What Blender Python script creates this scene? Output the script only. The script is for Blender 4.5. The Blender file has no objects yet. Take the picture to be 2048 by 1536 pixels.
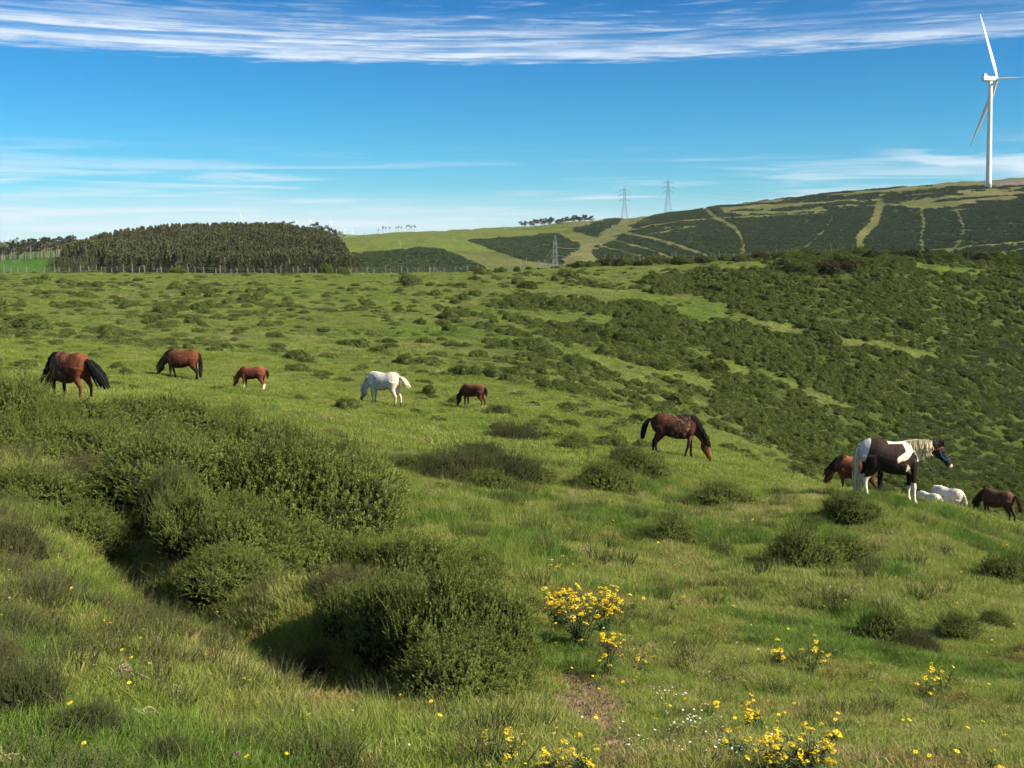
import bpy, bmesh, math, random
import numpy as np
from mathutils import Vector, Matrix, Euler

S = bpy.context.scene
COL = S.collection
R = math.radians
rng = np.random.default_rng(7)
random.seed(7)

# ------------------------------------------------------------------ camera, sky, sun, exposure
EYE = 1.65
F = 2196.0                       # focal length in pixels of the 2048 px wide frame
PITCH = R(2.4)
CY = 490 + F * math.tan(PITCH)     # row of the optical axis; the lens is shifted, so uprights stay upright
CP, SP = math.cos(PITCH), math.sin(PITCH)
cam_data = bpy.data.cameras.new('camera')
cam = bpy.data.objects.new('camera', cam_data)
COL.objects.link(cam)
cam.location = (0, 0, EYE)
cam.rotation_euler = (R(90) - PITCH, 0, 0)
cam_data.sensor_width = 36
cam_data.lens = 36 * F / 2048
cam_data.shift_y = -(768 - CY) / 2048
cam_data.clip_start = 0.1
cam_data.clip_end = 60000
S.camera = cam

SUN_AZ, SUN_EL = 112, 33         # compass degrees from +Y (the view direction), elevation
world = bpy.data.worlds.new('World')
S.world = world
world.use_nodes = True
def build_world():
    nt = world.node_tree
    N = nt.nodes; L = nt.links
    bg = N['Background']
    sky = N.new('ShaderNodeTexSky'); sky.sky_type = 'NISHITA'
    sky.sun_disc = False
    sky.sun_elevation = R(SUN_EL); sky.sun_rotation = R(SUN_AZ)
    sky.altitude = 400; sky.air_density = 1.0; sky.dust_density = 0.15; sky.ozone_density = 2.2
    tc = N.new('ShaderNodeTexCoord')
    sep = N.new('ShaderNodeSeparateXYZ'); L.new(tc.outputs['Generated'], sep.inputs[0])
    def math_(op, a, b=None, c=None):
        m = N.new('ShaderNodeMath'); m.operation = op
        for i, v in enumerate((a, b, c)):
            if v is None: continue
            if isinstance(v, (int, float)): m.inputs[i].default_value = v
            else: L.new(v, m.inputs[i])
        return m.outputs[0]
    X, Y, Z = sep.outputs
    az = math_('ARCTAN2', X, Y)
    hor = math_('SQRT', math_('ADD', math_('MULTIPLY', X, X), math_('MULTIPLY', Y, Y)))
    el = math_('ARCTAN2', Z, hor)
    def noise(sx, sy, ox, scale, detail, rough, dist=0.0, lac=2.0):
        cb = N.new('ShaderNodeCombineXYZ')
        L.new(math_('ADD', math_('MULTIPLY', az, sx), ox), cb.inputs[0])
        L.new(math_('MULTIPLY', el, sy), cb.inputs[1])
        n = N.new('ShaderNodeTexNoise'); n.inputs['Scale'].default_value = scale
        n.inputs['Detail'].default_value = detail; n.inputs['Roughness'].default_value = rough
        n.inputs['Distortion'].default_value = dist
        L.new(cb.outputs[0], n.inputs['Vector'])
        return n.outputs[0]
    def mr(v, a, b, c=0.0, d=1.0, smooth=True):
        m = N.new('ShaderNodeMapRange'); m.interpolation_type = 'SMOOTHSTEP' if smooth else 'LINEAR'
        L.new(v, m.inputs[0])
        for i, k in enumerate((a, b, c, d)): m.inputs[i + 1].default_value = k
        return m.outputs[0]
    D = math.pi / 180
    # a slow wave of the elevation keeps the bands from running dead straight
    wob = math_('MULTIPLY', math_('SUBTRACT', noise(1, 2, 3.1, 2.2, 2, .5), .5), 1.0 * D)
    elw = math_('ADD', el, wob)
    # upper cirrus band with a sharp lower edge
    elt = math_('ADD', math_('SUBTRACT', elw, .2 * D), math_('MULTIPLY', az, -0.006))
    fine = noise(5, 95, 0, 2.6, 10, .66, .5)
    wisp = noise(4, 30, 5, 1.6, 7, .6, .9)
    broad = noise(1.2, 7, 9, 1.4, 3, .5)
    edge = math_('ADD', elt, math_('MULTIPLY', math_('SUBTRACT', fine, .5), 1.5 * D))
    b_lo = mr(edge, 9.1 * D, 9.7 * D)
    line = math_('MULTIPLY', math_('MULTIPLY', b_lo, mr(edge, 10.15 * D, 9.6 * D)), mr(wisp, .40, .60, .15, .8))
    b_hi = math_('SUBTRACT', 1.0, mr(edge, 10.3 * D, 11.8 * D))
    b_core = math_('MULTIPLY', b_lo, b_hi)
    leftw = mr(az, 12 * D, -6 * D, .22, 1.0)
    gaps = noise(2.0, 120, 43, 1.6, 4, .55, .3)
    band = math_('MULTIPLY', math_('MULTIPLY', b_core, leftw), math_('MULTIPLY', mr(fine, .34, .62, .25, .95), mr(gaps, .40, .56, .25, 1)))
    # thinner streaks above the band
    up = math_('MULTIPLY', mr(elt, 9.4 * D, 10.6 * D), mr(math_('MULTIPLY', math_('ADD', fine, wisp), .5), .49, .66, 0, .62))
    up = math_('MULTIPLY', up, mr(broad, .35, .6, .25, 1))
    # low streaks near the horizon
    lfine = noise(3, 60, 21, 2.0, 7, .58, .5)
    lbroad = noise(1.4, 14, 31, 1.5, 3, .5)
    lowm = mr(el, 6.0 * D, 2.2 * D, 0, 1)
    low = math_('MULTIPLY', lowm, mr(math_('ADD', math_('MULTIPLY', lfine, .6), math_('MULTIPLY', lbroad, .4)), .46, .62, 0, .68))
    # even veil at the far left, and a plume at the right behind the turbine
    veil = math_('MULTIPLY', mr(el, 3.2 * D, 1.2 * D, 0, .62), mr(az, 8 * D, -10 * D, .45, 1))
    veil = math_('MULTIPLY', veil, mr(lfine, .3, .6, .55, 1))
    plume = math_('MULTIPLY', mr(az, 17 * D, 21 * D), math_('MULTIPLY', mr(el, 2.0 * D, 3.2 * D), mr(el, 5.6 * D, 3.6 * D)))
    plume = math_('MULTIPLY', plume, mr(wisp, .42, .62, 0, .8))
    tot = band
    for t in (up, low, veil, plume, line):
        # screen
        tot = math_('SUBTRACT', 1.0, math_('MULTIPLY', math_('SUBTRACT', 1.0, tot), math_('SUBTRACT', 1.0, t)))
    # visible low sky: deeper, cleaner blue than the raw model; upper sky: added fill
    sepc = N.new('ShaderNodeSeparateColor'); L.new(sky.outputs[0], sepc.inputs[0])
    comb = N.new('ShaderNodeCombineColor')
    t_up = mr(el, 0.0, 14 * D, 0, 1, False)
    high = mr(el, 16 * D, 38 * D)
    inv = math_('SUBTRACT', 1.0, t_up)
    fr = math_('MULTIPLY', SKY_R, math_('POWER', inv, 2.6))
    fg = math_('SUBTRACT', SKY_G[0], math_('MULTIPLY', t_up, SKY_G[1]))
    fb = math_('SUBTRACT', SKY_B[0], math_('MULTIPLY', t_up, SKY_B[1]))
    for k, f_ in enumerate((fr, fg, fb)):
        g_ = math_('ADD', math_('MULTIPLY', f_, math_('SUBTRACT', 1.0, high)), math_('MULTIPLY', high, SKY_FILL[k]))
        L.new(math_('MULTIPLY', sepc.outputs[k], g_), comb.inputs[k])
    mix = N.new('ShaderNodeMix'); mix.data_type = 'RGBA'
    L.new(tot, mix.inputs['Factor'])
    L.new(comb.outputs[0], mix.inputs[6])
    mix.inputs[7].default_value = CLOUD
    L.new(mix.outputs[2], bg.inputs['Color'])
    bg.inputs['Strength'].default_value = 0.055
SKY_R = .30; SKY_G = (.83, .38); SKY_B = (1.12, .22); SKY_FILL = (2.1, 1.75, 1.35)  # the unseen upper sky is brightened and neutral, as added fill light
CLOUD = (6.9, 7.7, 8.6, 1)
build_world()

sun_data = bpy.data.lights.new('sun', 'SUN')
sun_data.energy = 5.0
sun_data.angle = R(0.5)
sun_data.color = (1.0, 0.89, 0.68)
sun = bpy.data.objects.new('sun', sun_data)
COL.objects.link(sun)
sun.location = (60, -20, 40)
sv = Vector((math.sin(R(SUN_AZ)) * math.cos(R(SUN_EL)), math.cos(R(SUN_AZ)) * math.cos(R(SUN_EL)), math.sin(R(SUN_EL))))
sun.rotation_euler = sv.to_track_quat('Z', 'Y').to_euler()

S.view_settings.view_transform = 'Standard'
S.view_settings.look = 'None'
S.view_settings.exposure = 1.15
S.view_settings.gamma = 1.0
S.render.engine = 'CYCLES'
S.cycles.max_bounces = 5
S.cycles.diffuse_bounces = 2
S.cycles.glossy_bounces = 1
S.cycles.transmission_bounces = 2
S.cycles.transparent_max_bounces = 4
S.cycles.use_adaptive_sampling = True
S.cycles.adaptive_threshold = 0.03

# ------------------------------------------------------------------ projection and noise helpers
def ray(u, v):
    """tan of azimuth and z/D of the ray through photo pixel (u, v)"""
    b = CY - np.asarray(v, float); a = np.asarray(u, float) - 1024.0
    den = F * CP + b * SP
    return a / den, (-F * SP + b * CP) / den
def project(x, y, z):
    zr = np.asarray(z, float) - EYE
    fwd = y * CP - zr * SP; up = zr * CP + y * SP
    fwd = np.maximum(fwd, 1e-3)
    return 1024 + F * x / fwd, CY - F * up / fwd
def hash2(ix, iy, seed):
    h = (ix.astype(np.int64) * 374761393 + iy.astype(np.int64) * 668265263 + seed * 1442695041) & 0x7fffffff
    h = ((h ^ (h >> 13)) * 1274126177) & 0x7fffffff
    h = (h ^ (h >> 16)) & 0xffffff
    return h / float(0xffffff)
def vnoise(x, y, seed=0):
    x = np.asarray(x, float); y = np.asarray(y, float)
    x0 = np.floor(x); y0 = np.floor(y)
    fx = x - x0; fy = y - y0
    fx = fx * fx * fx * (fx * (fx * 6 - 15) + 10); fy = fy * fy * fy * (fy * (fy * 6 - 15) + 10)
    a = hash2(x0, y0, seed); b = hash2(x0 + 1, y0, seed); c = hash2(x0, y0 + 1, seed); d = hash2(x0 + 1, y0 + 1, seed)
    return (a + (b - a) * fx) * (1 - fy) + (c + (d - c) * fx) * fy
def fbm(x, y, seed=0, octs=4, gain=.5):
    s = 0; amp = 1; tot = 0
    for o in range(octs):
        s = s + amp * vnoise(x * 2 ** o + 17.3 * o, y * 2 ** o - 9.1 * o, seed + o)
        tot += amp; amp *= gain
    return s / tot
def sstep(a, b, x):
    t = np.clip((x - a) / (b - a), 0, 1)
    return t * t * (3 - 2 * t)
def pchip(xs, ys, xq):
    xs = np.asarray(xs, float); ys = np.asarray(ys, float); xq = np.asarray(xq, float)
    h = np.diff(xs); d = np.diff(ys) / h
    m = np.zeros(len(xs))
    for i in range(1, len(xs) - 1):
        if d[i - 1] * d[i] > 0:
            w1 = 2 * h[i] + h[i - 1]; w2 = h[i] + 2 * h[i - 1]
            m[i] = (w1 + w2) / (w1 / d[i - 1] + w2 / d[i])
    m[0] = d[0]; m[-1] = d[-1]
    i = np.clip(np.searchsorted(xs, xq) - 1, 0, len(xs) - 2)
    t = np.clip((xq - xs[i]) / h[i], 0, 1)
    return ((1 + 2 * t) * (1 - t) ** 2) * ys[i] + t * (1 - t) ** 2 * h[i] * m[i] + t * t * (3 - 2 * t) * ys[i + 1] + t * t * (t - 1) * h[i] * m[i + 1]
def seg_dist(px, py, pts):
    """distance of points to a polyline, and fraction along it"""
    best = np.full(np.shape(px), 1e9); frac = np.zeros(np.shape(px)); side = np.zeros(np.shape(px))
    n = len(pts) - 1
    for i in range(n):
        ax, ay = pts[i][:2]; bx, by = pts[i + 1][:2]
        dx, dy = bx - ax, by - ay
        t = np.clip(((px - ax) * dx + (py - ay) * dy) / (dx * dx + dy * dy + 1e-9), 0, 1)
        d = np.hypot(px - ax - t * dx, py - ay - t * dy)
        m = d < best
        best = np.where(m, d, best); frac = np.where(m, (i + t) / n, frac)
        side = np.where(m, np.sign((px - ax) * dy - (py - ay) * dx), side)
    return best, frac, side
def in_poly(px, py, poly):
    inside = np.zeros(np.shape(px), bool)
    j = len(poly) - 1
    for i in range(len(poly)):
        xi, yi = poly[i]; xj, yj = poly[j]
        c = ((yi > py) != (yj > py)) & (px < (xj - xi) * (py - yi) / (yj - yi + 1e-9) + xi)
        inside ^= c
        j = i
    return inside

# ------------------------------------------------------------------ terrain
US = [-300, 0, 150, 250, 500, 750, 1000, 1250, 1500, 1750, 1900, 2050, 2350]
DS = [5, 8, 12, 18, 25, 32, 45, 60, 80, 110, 150, 190, 205, 230, 300, 350, 400, 450, 500, 550, 700, 850, 1000, 1300, 2000, 4000, 9000, 20000]
TAB = [
 [1480,1150, 980, 860, 812, 780, 722, 672, 630, 590, 562, 548, 551, 565, 550, 540, 530, 525, 522, 524, 520, 510, 502, 496, 490, 486, 486, 487],
 [1500,1180,1000, 885, 825, 785, 730, 680, 636, 594, 564, 547, 550, 560, 549, 540, 530, 524, 520, 522, 518, 510, 502, 494, 490, 485, 486, 487],
 [1512,1228,1048, 912, 842, 794, 741, 692, 647, 602, 566, 547, 550, 562, 552, 543, 530, 517, 510, 513, 516, 509, 500, 489, 484, 480, 483, 487],
 [1525,1260,1080, 930, 852, 800, 748, 700, 655, 608, 568, 547, 551, 565, 556, 546, 521, 497, 480, 484, 498, 510, 500, 488, 484, 470, 483, 487],
 [1540,1310,1130, 960, 872, 822, 768, 718, 668, 616, 570, 548, 552, 565, 558, 546, 517, 489, 473, 478, 492, 505, 500, 488, 482, 458, 483, 487],
 [1545,1340,1165,1005, 900, 850, 800, 745, 690, 630, 575, 548, 547, 570, 555, 545, 530, 518, 508, 500, 488, 478, 470, 474, 480, 472, 483, 487],
 [1545,1350,1180,1030, 930, 880, 824, 768, 705, 640, 578, 544, 542, 575, 592, 600, 596, 572, 540, 515, 495, 472, 458, 462, 480, 481, 484, 487],
 [1545,1360,1200,1055, 960, 910, 868, 828, 752, 668, 585, 533, 530, 572, 592, 602, 600, 578, 548, 525, 488, 455, 438, 450, 475, 481, 484, 487],
 [1545,1370,1225,1085, 990, 938, 926, 905, 830, 700, 592, 524, 520, 560, 565, 562, 555, 545, 532, 520, 475, 432, 407, 425, 470, 481, 484, 487],
 [1545,1385,1235,1085, 992,1000,1014, 990, 905, 740, 605, 515, 510, 560, 575, 575, 565, 550, 532, 515, 465, 415, 379, 400, 470, 481, 484, 487],
 [1545,1397,1250,1105,1030,1012,1040,1032, 968, 800, 643, 525, 516, 565, 583, 583, 570, 553, 532, 513, 457, 401, 367, 392, 470, 481, 484, 487],
 [1545,1410,1268,1150,1082,1056,1060,1072,1015, 860, 680, 535, 522, 570, 590, 590, 575, 555, 532, 512, 450, 388, 357, 385, 470, 481, 484, 487],
 [1545,1440,1330,1240,1190,1165,1150,1180,1120, 950, 720, 560, 535, 580, 600, 600, 580, 555, 530, 508, 440, 380, 350, 380, 470, 481, 484, 487]]
LG0 = 2.0
NLD, NT = 900, 240
ld_f = np.linspace(math.log(0.01 + LG0), math.log(20000 + LG0), NLD)
t_cols = (np.array(US) - 1024) / (F * CP + (CY - 530) * SP)
t_f = np.linspace(t_cols[0], t_cols[-1], NT)
def build_table():
    cols = []
    for row in TAB:
        zs = [ray(0, v)[1] * d for v, d in zip(row, DS)]
        D = [0.01, 1.0, 2.5] + DS
        z5 = zs[0]
        z = [-EYE, -EYE - .12, -EYE + (z5 + EYE) * .38] + zs
        # slopes z/D are what the eye reads: interpolate them for far distances, z close by
        ld = np.log(np.array(D) + LG0)
        zi = pchip(ld, z, ld_f)
        Df = np.exp(ld_f) - LG0
        si = pchip(ld, np.array(z) / np.array(D), ld_f) * Df
        w = sstep(3, 8, Df)
        cols.append(zi * (1 - w) + si * w)
    cols = np.array(cols)
    G = np.array([pchip(t_cols, cols[:, k], t_f) for k in range(NLD)])       # (NLD, NT)
    # light smoothing of the kinks between columns
    for _ in range(10):
        G[:, 1:-1] = G[:, 1:-1] * .5 + .25 * (G[:, :-2] + G[:, 2:])
    for _ in range(3):
        G[1:-1] = G[1:-1] * .5 + .25 * (G[:-2] + G[2:])
    return G
ZT = build_table()
GULLY_PX = [(175, 890, 15.5), (270, 985, 12.8), (360, 1110, 10.8), (550, 1240, 9.3), (705, 1340, 8.2), (880, 1450, 7.1)]
GULLY = []
for u_, v_, d_ in GULLY_PX:
    GULLY.append((float(ray(u_, v_)[0]) * d_, d_))
HOLLOWS = []                      # extra hummocks: (x, y, radius, height)
def base_z(x, y):
    x = np.asarray(x, float); y = np.asarray(y, float)
    r = np.hypot(x, y); az = np.arctan2(x, y)
    azl = math.atan(t_f[-1])
    azc = np.clip(az, -azl, azl)
    D = np.maximum(r * np.cos(azc), 0.02); t = np.tan(azc)
    a = (np.log(D + LG0) - ld_f[0]) / (ld_f[1] - ld_f[0]); a = np.clip(a, 0, NLD - 1.001)
    b = (t - t_f[0]) / (t_f[1] - t_f[0]); b = np.clip(b, 0, NT - 1.001)
    i = a.astype(int); j = b.astype(int); fa = a - i; fb = b - j
    z = (ZT[i, j] * (1 - fa) + ZT[i + 1, j] * fa) * (1 - fb) + (ZT[i, j + 1] * (1 - fa) + ZT[i + 1, j + 1] * fa) * fb
    # behind the camera the two sides run together
    w = np.clip((np.abs(az) - R(70)) / R(100), 0, 1)
    j2 = NT - 1 - j
    z2 = ZT[i, np.clip(j2, 0, NT - 1)]
    mid = .5 * (ZT[i, 0] + ZT[i, NT - 1])
    z = z * (1 - w) + mid * w
    return z + EYE
def hummock(x, y):
    r = np.hypot(x, y)
    n1 = fbm(x / 1.9, y / 1.9, 3, 3) - .5
    n2 = fbm(x / .55, y / .55, 11, 3) - .5
    amp = sstep(3, 9, r)
    z = n1 * .34 * amp * (1 - .6 * sstep(45, 70, r)) + n2 * .13 * amp * (1 - sstep(60, 120, r))
    n3 = fbm(x / 3.2 + 3, y / 2.2, 23, 3) - .5
    z = z + n3 * .75 * sstep(30, 60, r) * (1 - sstep(190, 240, r))
    n4 = fbm(x / 26, y / 26, 29, 4) - .5
    z = z + n4 * 5.0 * sstep(260, 420, r) * (1 - .4 * sstep(1500, 3000, r))
    return z
def ground_z(x, y):
    x = np.asarray(x, float); y = np.asarray(y, float)
    z = base_z(x, y) + hummock(x, y)
    d, fr, side = seg_dist(x, y, GULLY)
    fade = sstep(0, .12, fr) * (1 - sstep(.93, 1, fr))
    dn = d * side                      # positive on the far (right) side
    z = z - .36 * fade * np.exp(-((dn - .35) / .42) ** 2) + .22 * fade * np.exp(-((dn + .55) / .5) ** 2)
    for hx, hy, hr, hh in HOLLOWS:
        z = z + hh * np.exp(-((x - hx) ** 2 + (y - hy) ** 2) / (hr * hr))
    return z
_DM = np.exp(np.linspace(math.log(3.0), math.log(15000), 6000))
def place(u, v, dmin=3.0, dmax=15000):
    """first ground point the ray through photo pixel (u, v) meets"""
    t, s = ray(u, v)
    D = _DM[(_DM >= dmin) & (_DM <= dmax)]
    x = t * D; z = ground_z(x, D); hit = np.nonzero(z >= EYE + s * D)[0]
    k = hit[0] if len(hit) else len(D) - 1
    return Vector((float(x[k]), float(D[k]), float(z[k])))
def at(u, D):
    x = (u - 1024) / F * D
    for _ in range(4):
        zr = float(ground_z(x, D)) - EYE
        x = (u - 1024) / F * (D * CP - zr * SP)
    return Vector((x, D, float(ground_z(x, D))))
# ------------------------------------------------------------------ materials and mesh helpers
def new_mat(name):
    m = bpy.data.materials.new(name); m.use_nodes = True
    nt = m.node_tree; b = nt.nodes['Principled BSDF']
    b.inputs['Roughness'].default_value = .8
    b.inputs['Specular IOR Level'].default_value = .25
    return m, nt, b
def ramp(nt, fac, cols, pos=None, interp='LINEAR'):
    r = nt.nodes.new('ShaderNodeValToRGB'); cr = r.color_ramp; cr.interpolation = interp
    n = len(cols); pos = pos or [i / (n - 1) for i in range(n)]
    while len(cr.elements) < n: cr.elements.new(.5)
    for e, c, p in zip(cr.elements, cols, pos):
        e.position = p; e.color = (*c, 1)
    if fac is not None: nt.links.new(fac, r.inputs[0])
    return r.outputs[0]
def noise_node(nt, scale, detail=4, rough=.55, vec=None, dist=0):
    n = nt.nodes.new('ShaderNodeTexNoise'); n.inputs['Scale'].default_value = scale
    n.inputs['Detail'].default_value = detail; n.inputs['Roughness'].default_value = rough
    n.inputs['Distortion'].default_value = dist
    if vec is not None: nt.links.new(vec, n.inputs['Vector'])
    return n.outputs[0]
def mixc(nt, fac, a, b, mode='MIX'):
    m = nt.nodes.new('ShaderNodeMix'); m.data_type = 'RGBA'; m.blend_type = mode
    for sock, v in ((m.inputs['Factor'], fac), (m.inputs[6], a), (m.inputs[7], b)):
        if isinstance(v, (int, float)): sock.default_value = v
        elif isinstance(v, tuple): sock.default_value = (*v, 1)
        else: nt.links.new(v, sock)
    return m.outputs[2]
def mth(nt, op, a, b=0.0):
    m = nt.nodes.new('ShaderNodeMath'); m.operation = op
    for s_, v in ((m.inputs[0], a), (m.inputs[1], b)):
        if isinstance(v, (int, float)): s_.default_value = v
        else: nt.links.new(v, s_)
    return m.outputs[0]
def geo_pos(nt):
    return nt.nodes.new('ShaderNodeNewGeometry').outputs['Position']
def foliage_mat(name, cols, pos=None, wscale=.5, trans=.3, rnd=.5, rough=.65, spec=.2, fine=None, tip=None):
    """leaf colour drawn from a ramp by world-space noise plus a random value for each plant"""
    m, nt, b = new_mat(name)
    p = geo_pos(nt)
    n = noise_node(nt, wscale, 4, .6, p)
    n = mth(nt, 'ADD', mth(nt, 'MULTIPLY', mth(nt, 'SUBTRACT', n, .5), 1.9), .5)
    oi = nt.nodes.new('ShaderNodeObjectInfo').outputs['Random']
    f = mth(nt, 'ADD', mth(nt, 'MULTIPLY', n, 1 - rnd), mth(nt, 'MULTIPLY', oi, rnd))
    isl = nt.nodes.new('ShaderNodeNewGeometry').outputs['Random Per Island']
    f = mth(nt, 'ADD', f, mth(nt, 'MULTIPLY', mth(nt, 'SUBTRACT', isl, .5), fine if fine is not None else .35))
    c = ramp(nt, f, cols, pos)
    if tip:
        at_ = nt.nodes.new('ShaderNodeAttribute'); at_.attribute_name = 'tip'
        c = mixc(nt, mth(nt, 'MULTIPLY', at_.outputs['Fac'], tip[1]), c, tip[0])
    nt.links.new(c, b.inputs['Base Color'])
    b.inputs['Roughness'].default_value = rough
    b.inputs['Specular IOR Level'].default_value = spec
    if trans > 0:
        tr = nt.nodes.new('ShaderNodeBsdfTranslucent'); nt.links.new(c, tr.inputs[0])
        ms = nt.nodes.new('ShaderNodeMixShader'); ms.inputs[0].default_value = trans
        nt.links.new(b.outputs[0], ms.inputs[1]); nt.links.new(tr.outputs[0], ms.inputs[2])
        nt.links.new(ms.outputs[0], nt.nodes['Material Output'].inputs[0])
    return m
def plain_mat(name, col, col2=None, scale=8, rough=.7, spec=.3, metal=0, bump=0):
    m, nt, b = new_mat(name)
    tc = nt.nodes.new('ShaderNodeTexCoord').outputs['Object']
    n = noise_node(nt, scale, 5, .6, tc)
    if col2: nt.links.new(ramp(nt, n, [col, col2], [.35, .65]), b.inputs['Base Color'])
    else: b.inputs['Base Color'].default_value = (*col, 1)
    b.inputs['Roughness'].default_value = rough; b.inputs['Specular IOR Level'].default_value = spec
    b.inputs['Metallic'].default_value = metal
    if bump:
        bp = nt.nodes.new('ShaderNodeBump'); bp.inputs['Strength'].default_value = bump
        nt.links.new(n, bp.inputs['Height']); nt.links.new(bp.outputs[0], b.inputs['Normal'])
    return m

def np_mesh(name, V, F_, mats=(), smooth=False, mi=None, col=None, tip=None):
    """mesh from an (n,3) array and one or more (m,k) face arrays"""
    if not isinstance(F_, (list, tuple)): F_ = [F_]
    F_ = [np.asarray(f, np.int32) for f in F_ if len(f)]
    me = bpy.data.meshes.new(name)
    V = np.asarray(V, np.float32)
    me.vertices.add(len(V)); me.vertices.foreach_set('co', V.ravel())
    nl = sum(f.size for f in F_); nf = sum(len(f) for f in F_)
    me.loops.add(nl); me.polygons.add(nf)
    me.loops.foreach_set('vertex_index', np.concatenate([f.ravel() for f in F_]))
    tot = np.concatenate([np.full(len(f), f.shape[1], np.int32) for f in F_])
    st = np.concatenate([[0], np.cumsum(tot)[:-1]]).astype(np.int32)
    me.polygons.foreach_set('loop_start', st)
    if mi is not None: me.polygons.foreach_set('material_index', np.asarray(mi, np.int32))
    me.polygons.foreach_set('use_smooth', np.full(nf, bool(smooth)))
    if col is not None:
        a = me.color_attributes.new('tint', 'FLOAT_COLOR', 'POINT')
        c = np.ones((len(V), 4), np.float32); c[:, :3] = col
        a.data.foreach_set('color', c.ravel())
    if tip is not None:
        a = me.attributes.new('tip', 'FLOAT', 'POINT'); a.data.foreach_set('value', np.asarray(tip, np.float32))
    me.update(calc_edges=True)
    me.validate()
    for m in mats: me.materials.append(m)
    return me
def link(name, data, parent=None, loc=None, rot=None, scale=None):
    o = bpy.data.objects.new(name, data); COL.objects.link(o)
    if parent: o.parent = parent
    if loc is not None: o.location = loc
    if rot is not None: o.rotation_euler = rot
    if scale is not None: o.scale = scale if hasattr(scale, '__len__') else (scale,) * 3
    return o
def tag(o, label=None, cat=None, group=None, kind=None):
    if label: o['label'] = label
    if cat: o['category'] = cat
    if group: o['group'] = group
    if kind: o['kind'] = kind
    return o
def thing(name, label, cat, loc=(0, 0, 0), rot=None, scale=None, group=None):
    return tag(link(name, None, None, loc, rot, scale), label, cat, group)
class Geo:
    """collects triangles and quads, with one material index per face"""
    def __init__(s): s.V = []; s.T = []; s.Q = []; s.mt = []; s.mq = []; s.n = 0; s.tip = []
    def add(s, V, T=None, Q=None, m=0, tip=None):
        V = np.asarray(V, float).reshape(-1, 3); s.V.append(V)
        if T is not None and len(T): T = np.asarray(T) + s.n; s.T.append(T); s.mt.append(np.full(len(T), m))
        if Q is not None and len(Q): Q = np.asarray(Q) + s.n; s.Q.append(Q); s.mq.append(np.full(len(Q), m))
        s.tip.append(np.zeros(len(V)) if tip is None else np.asarray(tip)); s.n += len(V)
    def tube(s, P, Rr, k=6, m=0, cap=True):
        P = np.asarray(P, float); n = len(P); Rr = np.broadcast_to(np.asarray(Rr, float), (n,))
        T = np.gradient(P, axis=0); T /= np.linalg.norm(T, axis=1)[:, None] + 1e-9
        ref = np.array([0, 0, 1.]) if abs(T[0, 2]) < .9 else np.array([1., 0, 0])
        V = []
        for i in range(n):
            a = np.cross(T[i], ref); a /= np.linalg.norm(a) + 1e-9; b = np.cross(T[i], a); ref = -np.cross(T[i], a) if False else ref
            for j in range(k):
                th = 2 * math.pi * j / k
                V.append(P[i] + Rr[i] * (math.cos(th) * a + math.sin(th) * b))
        Q = [[i * k + j, i * k + (j + 1) % k, (i + 1) * k + (j + 1) % k, (i + 1) * k + j] for i in range(n - 1) for j in range(k)]
        Tt = []
        if cap:
            V.append(P[0]); V.append(P[-1])
            Tt = [[n * k, (j + 1) % k, j] for j in range(k)] + [[n * k + 1, (n - 1) * k + j, (n - 1) * k + (j + 1) % k] for j in range(k)]
        s.add(V, Tt, Q, m)
    def box(s, c, h, m=0, rz=0, taper=1):
        c = np.asarray(c, float); cs, sn = math.cos(rz), math.sin(rz); V = []
        for z in (-1, 1):
            k = taper if z > 0 else 1
            for x, y in ((-1, -1), (1, -1), (1, 1), (-1, 1)):
                dx, dy = x * h[0] * k, y * h[1] * k
                V.append(c + np.array([dx * cs - dy * sn, dx * sn + dy * cs, z * h[2]]))
        s.add(V, None, [[0, 3, 2, 1], [4, 5, 6, 7], [0, 1, 5, 4], [1, 2, 6, 5], [2, 3, 7, 6], [3, 0, 4, 7]], m)
    def mesh(s, name, mats, smooth=False):
        V = np.concatenate(s.V); tip = np.concatenate(s.tip)
        F_ = ([np.concatenate(s.T)] if s.T else []) + ([np.concatenate(s.Q)] if s.Q else [])
        mi = np.concatenate(s.mt + s.mq) if (s.mt or s.mq) else None
        if s.T and s.Q: mi = np.concatenate([np.concatenate(s.mt), np.concatenate(s.mq)])
        return np_mesh(name, V, F_, mats, smooth, mi, tip=tip if tip.any() else None)

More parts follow.
